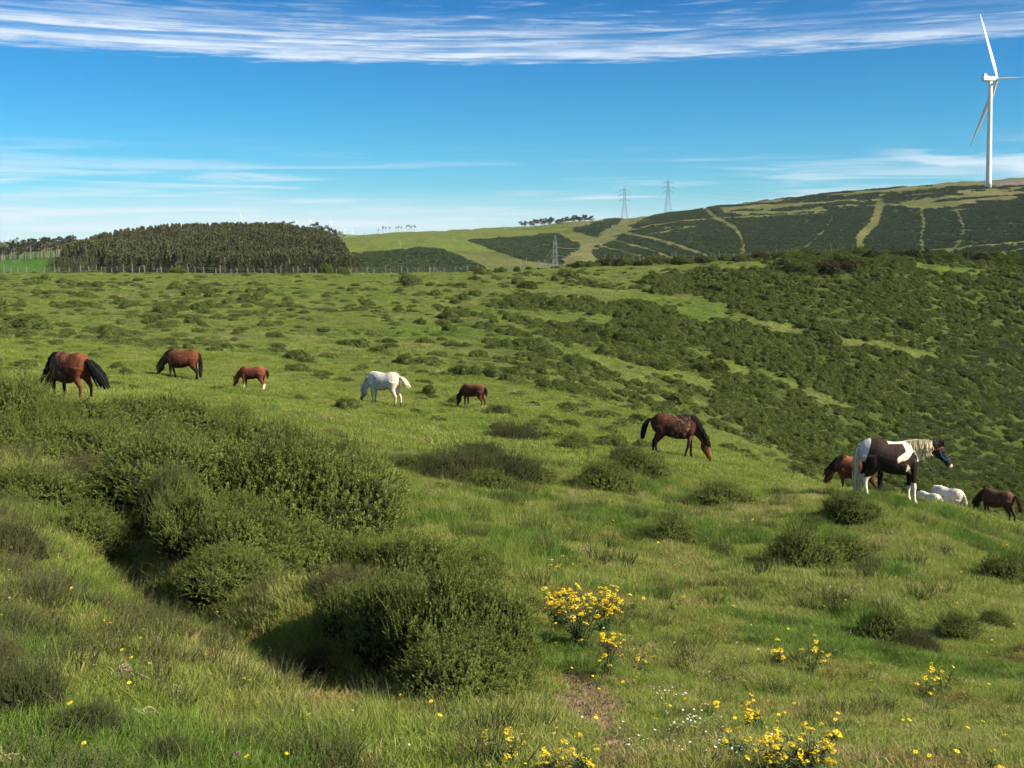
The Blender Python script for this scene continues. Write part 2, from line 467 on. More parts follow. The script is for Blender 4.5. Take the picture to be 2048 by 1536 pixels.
# ------------------------------------------------------------------ ground cover layout (what grows where)
BLOCKS = [  # young dark plantings and scrub on the far land, outlines in photo pixels on the hillside
 [(703, 509), (760, 505), (851, 496), (886, 500), (967, 533), (960, 548), (700, 550)],
 [(937, 482), (1000, 477), (1111, 467), (1164, 491), (1128, 515), (1120, 530), (1048, 521)],
 [(1143, 461), (1217, 438), (1245, 438), (1192, 475)],
]
MAIN = [(1222, 480), (1262, 455), (1297, 436), (1340, 419), (1402, 411), (1440, 418), (1452, 431), (1560, 428), (1650, 425), (1665, 412), (1700, 416),
        (1750, 412), (1775, 410), (1848, 420), (1900, 424), (1960, 412), (2048, 395), (2200, 380), (2500, 380), (2500, 640), (1120, 640), (1200, 520), (1180, 505)]
TRACKS = [([(1402, 411), (1435, 437), (1470, 455), (1485, 480), (1492, 540)], 8),
 ([(1260, 462), (1300, 452), (1373, 441), (1461, 435), (1650, 426)], 3),
 ([(1250, 466), (1300, 476), (1345, 487), (1410, 510), (1440, 530)], 6),
 ([(1658, 420), (1665, 439), (1643, 468), (1609, 497), (1590, 530)], 4),
 ([(1762, 405), (1749, 446), (1720, 475), (1718, 530)], 17),
 ([(1844, 418), (1848, 453), (1842, 475), (1852, 530)], 7),
 ([(1915, 422), (1928, 458), (1917, 490), (1880, 515)], 6),
 ([(1780, 512), (1880, 500), (2048, 484), (2200, 470)], 4),
 ([(1940, 520), (2048, 497), (2200, 480)], 4),
 ([(1915, 500), (1990, 473), (2048, 447)], 2.5),
 ([(1225, 480), (1300, 500), (1360, 522)], 5), ([(1200, 492), (1280, 512), (1320, 530)], 4), ([(1290, 470), (1400, 452), (1300, 456)], 2.5)]
def far_cover(x, y, z):
    """1 where dark gorse or young trees cover the far land"""
    u, v = project(x, y, z)
    g = np.zeros(np.shape(u))
    wob = (fbm(x / 14, y / 14, 5, 3) - .5)
    uu = u + wob * 16; vv = v + wob * 5
    for b in BLOCKS: g = np.maximum(g, in_poly(uu, vv, b) * 1.0)
    mainm = in_poly(uu, vv + (fbm(x / 30, y / 30, 8, 3) - .5) * 10, MAIN)
    g = np.maximum(g, mainm * 1.0)
    # patches on the pasture above the gorse
    pn = fbm(x / 38, y / 16, 41, 4)
    up = (u > 1420) & (v < 432) & (~mainm) & (pn > .56) & (v > 372)
    g = np.maximum(g, up * 1.0)
    for pts, w in TRACKS:
        d, fr, _ = seg_dist(u, v, pts)
        g = g * sstep(.42 * w, .62 * w, d + (fbm(x / 6, y / 6, 77, 2) - .5) * 2.5)
    y_ = np.asarray(y)
    return g * (y_ > 235) * (y_ < 1250)
CLEAR = [([(1060, 575), (1240, 590), (1400, 610), (1445, 622)], 17), ([(1360, 625), (1480, 640), (1590, 662)], 14),
 ([(1680, 680), (1760, 690), (1870, 717)], 10), ([(1050, 625), (1130, 632), (1215, 645)], 15), ([(1430, 725), (1530, 745), (1620, 785), (1690, 812)], 13),
 ([(1150, 700), (1290, 745), (1420, 765)], 16), ([(1240, 530), (1420, 532), (1590, 526)], 8), ([(1840, 535), (1950, 545)], 10), ([(1380, 700), (1460, 730)], 9),
 ([(1000, 640), (1130, 700), (1280, 760), (1420, 815)], 9)]
def gorse_density(x, y, z):
    """how thickly low bushes stand on the near and middle slopes, 0..1"""
    u, v = project(x, y, z)
    ub = np.interp(v, [500, 545, 600, 650, 700, 780, 850, 950, 1050], [1330, 1290, 1060, 1010, 1080, 1230, 1420, 1720, 1950])
    g = sstep(-120, 160, u - ub + (fbm(x / 9, y / 9, 61, 3) - .5) * 420)
    left = .42 * sstep(.50, .64, fbm(x / 11, y / 7, 91, 3)) + .10
    left = left * (v > 560) + .06 * (v <= 560)
    g = np.maximum(g, left)
    for pts, w in CLEAR:
        d, fr, _ = seg_dist(u, v, pts)
        g = g * (.04 + .96 * sstep(.5 * w, 1.2 * w, d + (fbm(x / 4, y / 4, 57, 2) - .5) * w * 1.2))
    return g
def lerp(a, b, t):
    return a + (np.asarray(b) - a) * t[..., None]
def ground_rgb(x, y, z):
    u, v = project(x, y, z)
    n1 = fbm(x / 5, y / 3.2, 101, 4); n2 = fbm(x / 18, y / 10, 131, 3); n3 = fbm(x / 1.1, y / 1.1, 151, 3)
    sh = np.shape(x) + (3,)
    c = np.broadcast_to(np.array(G_BASE), sh)
    c = lerp(c, G_STRAW, .55 * sstep(.48, .72, n1 * .6 + n2 * .4))
    c = lerp(c, G_GREEN, .8 * sstep(.5, .68, 1 - n2 + (n3 - .5) * .3) * .8)
    c = lerp(c, G_DARK, .6 * sstep(.55, .72, n3 * .5 + n1 * .5))
    # near and middle gorse ground
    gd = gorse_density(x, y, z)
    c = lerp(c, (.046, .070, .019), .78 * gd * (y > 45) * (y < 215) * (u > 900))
    # far land
    far = sstep(225, 250, y)
    fc = np.broadcast_to(np.array((.115, .125, .042)), sh)
    fc = lerp(fc, (.155, .145, .060), sstep(.45, .62, fbm(x / 60, y / 25, 171, 4)))
    fc = lerp(fc, (.075, .10, .028), .7 * sstep(.55, .7, fbm(x / 22, y / 10, 191, 4)))
    green = sstep(650, 700, u) * (1 - sstep(1080, 1200, u)) * (v < 502)
    fc = lerp(fc, (.115, .150, .030), green * .85)
    fc = lerp(fc, (.055, .125, .022), (u < 260) * 1.0)
    fcov = far_cover(x, y, z)
    fc = lerp(fc, (.034, .055, .024), fcov)
    # bare spoil bank beside the turbine
    sp = np.exp(-(((u - 2030) / 55) ** 2 + ((v - 366) / 7) ** 2)) * (u > 1925)
    fc = lerp(fc, (.17, .145, .13), np.clip(sp * 1.4 * (fbm(x / 5, y / 5, 5, 2) + .4), 0, 1))
    c = c + (fc - c) * far[..., None]
    # trodden bare earth at the bottom of the picture
    dd, fr, _ = seg_dist(u, v, [(1150, 1395), (1215, 1425), (1225, 1480), (1235, 1560), (1260, 1700)])
    bare = (1 - sstep(28, 62, dd + (n3 - .5) * 60)) * (y < 9)
    c = lerp(c, (.20, .14, .09), bare)
    sc = np.exp(-(((u - 1045) / 26) ** 2 + ((v - 1107) / 6) ** 2)) * (y < 30)
    c = lerp(c, (.16, .09, .06), np.clip(sc * 1.5, 0, 1))
    return np.clip(c, .005, .9), bare
G_BASE = (.104, .134, .033); G_STRAW = (.165, .155, .065); G_GREEN = (.078, .132, .024); G_DARK = (.048, .070, .020)

def build_ground():
    az = np.concatenate([np.linspace(-180, -32, 38)[:-1], np.linspace(-32, -26.5, 24)[:-1], np.linspace(-26.5, 26.5, 860), np.linspace(26.5, 32, 24)[1:], np.linspace(32, 180, 38)[1:]])
    azr = np.radians(az)
    rr = np.concatenate([np.linspace(.2, 3, 12)[:-1], np.linspace(3, 12, 130)[:-1], np.linspace(12, 30, 120)[:-1], np.linspace(30, 70, 130)[:-1],
                         np.linspace(70, 215, 300)[:-1], np.exp(np.linspace(math.log(215), math.log(1150), 250))[:-1], np.exp(np.linspace(math.log(1150), math.log(9000), 60))])
    A, RR = np.meshgrid(azr, rr)
    X = RR * np.sin(A); Y = RR * np.cos(A); Z = ground_z(X, Y)
    col, bare = ground_rgb(X, np.abs(Y), Z)
    nr, na = X.shape
    V = np.stack([X, Y, Z], -1).reshape(-1, 3)
    idx = np.arange(nr * na).reshape(nr, na)
    Q = np.stack([idx[:-1, :-1], idx[:-1, 1:], idx[1:, 1:], idx[1:, :-1]], -1).reshape(-1, 4)[:, ::-1]
    V = np.concatenate([V, [[0, 0, float(ground_z(0.001, 0.001))]]])
    c0 = len(V) - 1
    T = np.stack([np.full(na - 1, c0), idx[0, 1:], idx[0, :-1]], -1)
    colr = np.concatenate([col.reshape(-1, 3), col.reshape(-1, 3)[:1]])
    m, nt, b = new_mat('meadow_ground')
    at_ = nt.nodes.new('ShaderNodeAttribute'); at_.attribute_name = 'tint'
    p = geo_pos(nt)
    mp = nt.nodes.new('ShaderNodeMapping'); mp.inputs['Scale'].default_value = (1, .6, 1); nt.links.new(p, mp.inputs[0])
    n1 = noise_node(nt, 2.6, 6, .72, mp.outputs[0]); n2 = noise_node(nt, .28, 5, .65, p)
    f = mth(nt, 'ADD', mth(nt, 'MULTIPLY', n1, .62), mth(nt, 'MULTIPLY', n2, .38))
    k = ramp(nt, f, [(.42, .46, .42), (.86, .88, .82), (1.3, 1.25, 1.2)], [.36, .5, .64])
    nt.links.new(mixc(nt, 1.0, at_.outputs['Color'], k, 'MULTIPLY'), b.inputs['Base Color'])
    b.inputs['Roughness'].default_value = .95; b.inputs['Specular IOR Level'].default_value = .05
    bp = nt.nodes.new('ShaderNodeBump'); bp.inputs['Strength'].default_value = .9; bp.inputs['Distance'].default_value = .25
    nt.links.new(n1, bp.inputs['Height'])
    bp2 = nt.nodes.new('ShaderNodeBump'); bp2.inputs['Strength'].default_value = .6; bp2.inputs['Distance'].default_value = 1.2
    nt.links.new(n2, bp2.inputs['Height']); nt.links.new(bp.outputs[0], bp2.inputs['Normal'])
    nt.links.new(bp2.outputs[0], b.inputs['Normal'])
    me = np_mesh('ground', V, [T, Q], [m], True, col=colr)
    tag(link('ground', me), kind='structure')
build_ground()
# ------------------------------------------------------------------ small plants: prototypes
def blades(n, rad, h0, h1, w, lean=.5, seed=0, tipc=True, wind=(-.25, .1)):
    r = np.random.default_rng(seed)
    a = r.uniform(0, 2 * math.pi, n); rr = rad * np.sqrt(r.uniform(0, 1, n))
    bx, by = rr * np.cos(a), rr * np.sin(a)
    h = r.uniform(h0, h1, n) * (1 - .35 * rr / rad)
    la = r.uniform(0, 2 * math.pi, n); lm = r.uniform(.1, 1, n) * lean
    dx = np.cos(la) * lm + bx / rad * .25 + wind[0]; dy = np.sin(la) * lm + by / rad * .25 + wind[1]
    fa = r.uniform(0, math.pi, n); wx, wy = np.cos(fa) * w / 2, np.sin(fa) * w / 2
    V = []; lv = [0, .38, .72, 1]; wd = [1, .85, .55, .08]
    for l, k in zip(lv, wd):
        cx = bx + dx * h * l ** 1.7; cy = by + dy * h * l ** 1.7; cz = h * (l - .30 * l * l * lm) - .02
        V.append(np.stack([cx - wx * k, cy - wy * k, cz], -1)); V.append(np.stack([cx + wx * k, cy + wy * k, cz], -1))
    V = np.stack(V, 1)                     # n, 8, 3
    idx = np.arange(n)[:, None] * 8
    Q = np.concatenate([idx + np.array([[0, 1, 3, 2]]), idx + np.array([[2, 3, 5, 4]]), idx + np.array([[4, 5, 7, 6]])])
    tip = np.tile(np.repeat(lv, 2), n)
    return V.reshape(-1, 3), Q, tip
def grass_proto(name, n, rad, h0, h1, w, lean, seed, mat):
    V, Q, tip = blades(n, rad, h0, h1, w, lean, seed)
    return bpy.data.objects.new(name, np_mesh(name, V, [Q], [mat], False, tip=tip))
def shoots(P, Dv, L, nsp, spl, sw, r, k=1.0):
    """spiny green shoots: a thin stem at P along Dv of length L with nsp spines each"""
    n = len(P); Dv = Dv / np.linalg.norm(Dv, axis=1)[:, None]
    ref = np.where(np.abs(Dv[:, 2:3]) < .9, np.array([[0, 0, 1.]]), np.array([[1., 0, 0]]))
    A = np.cross(Dv, ref); A /= np.linalg.norm(A, axis=1)[:, None]; B = np.cross(Dv, A)
    bend = r.normal(0, .16, (n, 3))
    # stem: two crossed slender triangles
    wv = .0035 * k
    E = P + Dv * L[:, None] + bend * L[:, None]
    V1 = np.stack([P - A * wv, P + A * wv, E, P - B * wv, P + B * wv, E], 1).reshape(-1, 3)
    T1 = (np.arange(n)[:, None] * 6 + np.array([[0, 1, 2, 3, 4, 5]])).reshape(-1, 3)
    t = (np.arange(nsp)[None, :] + r.uniform(0, 1, (n, nsp))) / nsp
    th = np.arange(nsp)[None, :] * 2.4 + r.uniform(0, 6.28, (n, 1)) + r.normal(0, .3, (n, nsp))
    base = P[:, None] + Dv[:, None] * (L[:, None] * t)[..., None] + bend[:, None] * (L[:, None] * t)[..., None]
    out = np.cos(th)[..., None] * A[:, None] + np.sin(th)[..., None] * B[:, None]
    sl = spl * (1.1 - .55 * t) * r.uniform(.7, 1.2, (n, nsp))
    tipp = base + (out * .85 + Dv[:, None] * .6) * sl[..., None]
    side = np.cross(out, Dv[:, None]) * sw
    V2 = np.stack([base - side, base + side, tipp], 2).reshape(-1, 3)
    T2 = np.arange(n * nsp * 3).reshape(-1, 3) + len(V1)
    tp = np.concatenate([np.tile([0, 0, 1, 0, 0, 1], n), np.stack([t, t, np.minimum(t + .3, 1)], 2).reshape(-1)])
    return np.concatenate([V1, V2]), np.concatenate([T1, T2]), tp
def lumpy(d, seed, amp):
    """radius factor of a lumpy dome in direction d"""
    s = seed * 13.7
    a = fbm(d[:, 0] * 1.6 + s, d[:, 1] * 1.6 + d[:, 2] * 1.3 - s, seed, 3) - .5
    b = fbm(d[:, 0] * 4 - s, d[:, 1] * 4 + d[:, 2] * 3 + s, seed + 50, 2) - .5
    return 1 + amp * (1.5 * a + .7 * b)
def dome_dirs(n, r, zmin=-.05):
    z = r.uniform(zmin, 1, n); a = r.uniform(0, 2 * math.pi, n); q = np.sqrt(np.maximum(0, 1 - z * z))
    return np.stack([q * np.cos(a), q * np.sin(a), z], -1)
def core_mesh(g, rad, h, seed, amp, sub=3, m=1, k=.8):
    bm = bmesh.new(); bmesh.ops.create_icosphere(bm, subdivisions=sub, radius=1)
    V = np.array([v.co[:] for v in bm.verts]); T = np.array([[v.index for v in f.verts] for f in bm.faces]); bm.free()
    f = lumpy(V, seed, amp) * k
    V2 = V * f[:, None] * np.array([rad, rad, h]); V2[:, 2] = np.where(V[:, 2] < 0, V2[:, 2] * .35, V2[:, 2])
    g.add(V2, T, None, m)
def gorse_mesh(name, rad, h, n, seed, mats, L=.10, spl=.028, sw=.0035, nsp=16, amp=.35, tall=.06):
    r = np.random.default_rng(seed)
    d = dome_dirs(n, r); f = lumpy(d, seed, amp) * r.uniform(.72, 1.0, n) ** .7
    nc = max(8, n // 22); cd = dome_dirs(nc, r); ci = r.integers(0, nc, n)
    d = d * .45 + cd[ci] * .55 + r.normal(0, .06, (n, 3)); d /= np.linalg.norm(d, axis=1)[:, None]; d[:, 2] = np.maximum(d[:, 2], -.05)
    cf = r.uniform(.80, 1.12, nc)[ci]; f = lumpy(d, seed, amp) * r.uniform(.74, 1.0, n) ** .7 * cf
    P = d * f[:, None] * np.array([rad, rad, h])
    Dv = d * np.array([1 / rad, 1 / rad, 1 / h]); Dv /= np.linalg.norm(Dv, axis=1)[:, None]
    Dv = Dv * 1.0 + np.array([-.08, .0, .45]) + r.normal(0, .45, (n, 3))
    Ls = L * r.uniform(.6, 1.5, n) * np.where(r.uniform(0, 1, n) < tall, 2.4, 1)
    V, T, tp = shoots(P, Dv, Ls, nsp, spl, sw, r)
    g = Geo(); g.add(V, T, None, 0, tp)
    core_mesh(g, rad, h, seed, amp, 4, 1, .80)
    # bare woody stems inside
    for i in range(26):
        a = r.uniform(0, 6.28); q = r.uniform(.2, .8)
        e = np.array([math.cos(a) * q * rad, math.sin(a) * q * rad, h * r.uniform(.5, .8)])
        g.tube([e * .05, e * .5 + r.normal(0, .03, 3), e], [.012, .009, .004], 4, 2, False)
    return g.mesh(name, mats)
def mound_mesh(name, rad, h, n, seed, mats, leaf=.09, amp=.3, core=.86, sub=3, droop=.0):
    """a low bush seen from afar: a lumpy core under many leaf-sized tufts"""
    r = np.random.default_rng(seed)
    d = dome_dirs(n, r, -.02); f = lumpy(d, seed, amp) * r.uniform(.84, 1.06, n)
    P = d * f[:, None] * np.array([rad, rad, h])
    N = d + np.array([0, 0, .5]) + r.normal(0, .5, (n, 3)); N /= np.linalg.norm(N, axis=1)[:, None]
    A = np.cross(N, r.normal(0, 1, (n, 3))); A /= np.linalg.norm(A, axis=1)[:, None]; B = np.cross(N, A)
    s = leaf * r.uniform(.5, 1.3, n)
    up = N * (s * 1.1)[:, None]
    V = np.stack([P - A * s[:, None] * .5, P + A * s[:, None] * .5, P + up + B * s[:, None] * .25,
                  P - B * s[:, None] * .5, P + B * s[:, None] * .5, P + up * .9 + A * s[:, None] * .25], 1).reshape(-1, 3)
    g = Geo(); g.add(V, np.arange(len(V)).reshape(-1, 3), None, 0, np.tile([0, 0, 1, 0, 0, 1], n))
    core_mesh(g, rad, h, seed, amp, sub, 1, core)
    return g.mesh(name, mats)

# ------------------------------------------------------------------ scattering (for what nobody could count)
_protos = []
def scatter(name, P, rotz, scl, idx, protos, tilt=None):
    P = np.asarray(P, np.float32); n = len(P)
    me = bpy.data.meshes.new(name); me.vertices.add(n); me.vertices.foreach_set('co', P.ravel())
    rot = np.zeros((n, 3), np.float32)
    if tilt is not None: rot[:, :2] = tilt
    rot[:, 2] = rotz
    a = me.attributes.new('rot', 'FLOAT_VECTOR', 'POINT'); a.data.foreach_set('vector', rot.ravel())
    s3 = np.asarray(scl, np.float32)
    if s3.ndim == 1: s3 = np.repeat(s3[:, None], 3, 1)
    a = me.attributes.new('scl', 'FLOAT_VECTOR', 'POINT'); a.data.foreach_set('vector', s3.ravel())
    a = me.attributes.new('pick', 'INT', 'POINT'); a.data.foreach_set('value', np.asarray(idx, np.int32))
    o = link(name, me)
    ng = bpy.data.node_groups.new(name + '_scatter', 'GeometryNodeTree')
    ng.interface.new_socket('Geometry', in_out='INPUT', socket_type='NodeSocketGeometry')
    ng.interface.new_socket('Geometry', in_out='OUTPUT', socket_type='NodeSocketGeometry')
    N = ng.nodes; Lk = ng.links
    gi = N.new('NodeGroupInput'); go = N.new('NodeGroupOutput')
    iop = N.new('GeometryNodeInstanceOnPoints'); Lk.new(gi.outputs[0], iop.inputs['Points'])
    jn = N.new('GeometryNodeJoinGeometry')
    for p in reversed(protos):      # a join lists its last link first
        if p not in _protos: _protos.append(p)
        oi = N.new('GeometryNodeObjectInfo'); oi.inputs['Object'].default_value = p; oi.inputs['As Instance'].default_value = True
        Lk.new(oi.outputs['Geometry'], jn.inputs[0])
    Lk.new(jn.outputs[0], iop.inputs['Instance'])
    iop.inputs['Pick Instance'].default_value = True
    def attr(nm, ty):
        k = N.new('GeometryNodeInputNamedAttribute'); k.data_type = ty; k.inputs['Name'].default_value = nm
        return k.outputs['Attribute']
    Lk.new(attr('pick', 'INT'), iop.inputs['Instance Index'])
    Lk.new(attr('scl', 'FLOAT_VECTOR'), iop.inputs['Scale'])
    e2r = N.new('FunctionNodeEulerToRotation'); Lk.new(attr('rot', 'FLOAT_VECTOR'), e2r.inputs[0]); Lk.new(e2r.outputs[0], iop.inputs['Rotation'])
    Lk.new(iop.outputs[0], go.inputs[0])
    md = o.modifiers.new('scatter', 'NODES'); md.node_group = ng
    o['kind'] = 'stuff'
    return o
def fan_points(n, d0, d1, margin=1.12, power=1.0, rg=rng):
    """random ground points in the wedge in front of the camera, even per square metre when power is 1"""
    q = rg.uniform(0, 1, n)
    D = np.sqrt(d0 * d0 + q * (d1 * d1 - d0 * d0)) if power == 1 else (d0 ** power + q * (d1 ** power - d0 ** power)) ** (1 / power)
    t = rg.uniform(-.47, .47, n) * margin * np.where(D < 20, 1.06, 1)
    return t * D, D

GR = [(.095, .165, .016), (.155, .232, .026), (.220, .282, .046), (.270, .280, .078), (.42, .37, .18)]
m_grass = foliage_mat('meadow_grass_blades', GR, [0, .30, .54, .78, 1], .55, .42, .38, .6, .15, .5, ((.24, .27, .085), .35))
m_grass2 = foliage_mat('lush_grass_blades', [(.045, .11, .012), (.075, .155, .018), (.12, .20, .03)], None, .7, .35, .5, .6, .15, .4, ((.22, .30, .07), .3))
m_straw = foliage_mat('dry_grass_blades', [(.22, .17, .075), (.36, .29, .14), (.48, .41, .24)], None, .7, .2, .5, .7, .1, .5)
m_gorse = foliage_mat('gorse_spines', [(.020, .042, .010), (.045, .079, .016), (.100, .137, .030)], None, 1.6, .2, .35, .6, .12, .7, ((.25, .29, .07), .6))
m_gcore = plain_mat('gorse_inner_twigs', (.010, .014, .006), (.028, .026, .013), 9, .95, .02)
m_wood = plain_mat('gorse_stem_bark', (.10, .08, .055), (.17, .14, .10), 14, .9, .1)
m_dead = foliage_mat('dead_leaf_litter', [(.13, .075, .035), (.22, .13, .06), (.34, .23, .12)], None, .7, .1, .5, .8, .1, .5)
m_heath = foliage_mat('heather_sprigs', [(.035, .062, .018), (.070, .085, .030), (.16, .12, .065)], None, .9, .1, .4, .8, .1, .6, ((.15, .15, .07), .4))
m_mound = foliage_mat('low_gorse_tufts', [(.056, .086, .020), (.084, .120, .027), (.120, .155, .038)], None, .09, .3, .45, .75, .08, .5, ((.18, .22, .06), .5))
m_mcore = plain_mat('low_gorse_inner', (.038, .056, .016), (.062, .080, .025), 3, .95, .02)
m_tuss = foliage_mat('tussock_blades', [(.058, .086, .022), (.090, .122, .032), (.135, .152, .050)], None, .12, .2, .4, .7, .1, .5, ((.17, .18, .07), .4))
m_tcore = plain_mat('tussock_inner', (.048, .070, .018), (.072, .094, .028), 3, .95, .02)
m_brack = foliage_mat('bracken_fronds', [(.060, .095, .028), (.095, .135, .042), (.135, .175, .065)], None, .2, .25, .4, .8, .05, .4, ((.20, .23, .10), .4))

tuft = [grass_proto('grass_tuft', 80, .18, .035, .105, .0055, .8, 10 + i, m_grass) for i in range(4)]
tuft_l = [grass_proto('lush_tuft', 80, .17, .07, .19, .006, .7, 20 + i, m_grass2) for i in range(2)]
tuft_d = [grass_proto('dry_tuft', 30, .15, .04, .15, .0045, 1.1, 30 + i, m_straw) for i in range(2)]
turf_m = [grass_proto('turf_tuft', 90, .45, .05, .13, .014, .8, 40 + i, m_grass) for i in range(3)]
turf_f = [grass_proto('distant_turf_tuft', 60, .9, .05, .17, .045, .8, 50 + i, m_grass) for i in range(3)]
def heather_proto(seed):
    r = np.random.default_rng(seed); n = 60
    a = r.uniform(0, 6.28, n); q = .16 * np.sqrt(r.uniform(0, 1, n))
    P = np.stack([q * np.cos(a), q * np.sin(a), np.zeros(n)], -1)
    Dv = np.stack([np.cos(a) * q * 2.5, np.sin(a) * q * 2.5, np.ones(n)], -1) + r.normal(0, .25, (n, 3))
    V, T, tp = shoots(P, Dv, r.uniform(.12, .28, n), 14, .013, .003, r)
    return bpy.data.objects.new('heather_sprig', np_mesh('heather_sprig', V, [T], [m_heath], False, tip=tp))
heath = [heather_proto(60 + i) for i in range(2)]
dead = [grass_proto('dead_tuft', 60, .16, .02, .09, .006, 1.6, 70 + i, m_dead) for i in range(2)]
tall = [grass_proto('seeding_grass_tuft', 26, .16, .16, .34, .0045, .9, 75 + i, m_grass) for i in range(2)]

# meadow grass, thinning out with distance
def grass_field():
    rg = np.random.default_rng(5)
    P = []; S_ = []; I = []
    allp = tuft + tuft_l + tuft_d + turf_m + turf_f + heath + dead + tall
    def push(x, y, s, i, sink=0.0):
        P.append(np.stack([x, y, ground_z(x, y) - sink], -1)); S_.append(s); I.append(i)
    for n, d0, d1, s0 in ((24000, 4, 12, .85), (36000, 12, 27, 1.15)):
        x, y = fan_points(n, d0, d1, rg=rg)
        z = ground_z(x, y); u, v = project(x, y, z)
        dd, fr, _ = seg_dist(u, v, [(1150, 1395), (1215, 1425), (1225, 1480), (1235, 1560), (1260, 1700)])
        keep = ~((dd + (fbm(x / .3, y / .3, 229, 2) - .5) * 50 < 46) & (y < 9) & (rg.uniform(0, 1, n) < .93))
        x, y = x[keep], y[keep]; m = len(x); u, v = u[keep], v[keep]
        lush = sstep(.55, .68, fbm(x / 1.7, y / 1.7, 201, 3)); dry = sstep(.55, .7, fbm(x / 1.3 + 9, y / 1.3, 211, 3))
        hz = sstep(.48, .6, fbm(x / 1.5, y / 1.5, 221, 3)) * sstep(650, 250, u) * .10 + .02
        q = rg.uniform(0, 1, m)
        i = rg.integers(0, 4, m)
        i = np.where(rg.uniform(0, 1, m) < lush * .75, 4 + rg.integers(0, 2, m), i)
        i = np.where(rg.uniform(0, 1, m) < .10 + .38 * dry, 6 + rg.integers(0, 2, m), i)
        i = np.where(rg.uniform(0, 1, m) < hz * .6, 14 + rg.integers(0, 2, m), i)
        dd2 = sstep(.62, .70, fbm(x / .7 + 5, y / .7, 223, 3))
        i = np.where(rg.uniform(0, 1, m) < dd2 * .45, 16 + rg.integers(0, 2, m), i)
        tl = sstep(.52, .66, fbm(x / 1.2 + 15, y / 1.2, 227, 2)) * (.25 + .75 * (u < 1100))
        i = np.where(rg.uniform(0, 1, m) < .02 + tl * .22, 18 + rg.integers(0, 2, m), i)
        patch = .62 + .75 * fbm(x / .8, y / .8, 231, 3)
        short = .9 - .38 * sstep(950, 1300, u) * sstep(1100, 1350, v)
        s = s0 * rg.uniform(.65, 1.35, m) * patch * short
        push(x, y, np.stack([s ** .5, s ** .5, s * .95], -1), i)
    x, y = fan_points(22000, 26, 62, rg=rg); m = len(x)
    s = rg.uniform(.6, 1.3, m) * (.5 + fbm(x / 2, y / 2, 241, 3))
    push(x, y, np.stack([s, s, s], -1), 8 + rg.integers(0, 3, m))
    x, y = fan_points(26000, 60, 200, rg=rg); m = len(x)
    s = rg.uniform(.5, 1.2, m) * (.4 + fbm(x / 3, y / 3, 251, 3))
    push(x, y, np.stack([s, s, s * .8], -1), 11 + rg.integers(0, 3, m))
    P_ = np.concatenate(P); Sc = np.concatenate(S_); I_ = np.concatenate(I)
    scatter('grass', P_, rg.uniform(0, 6.28, len(P_)), Sc, I_, allp)
grass_field()

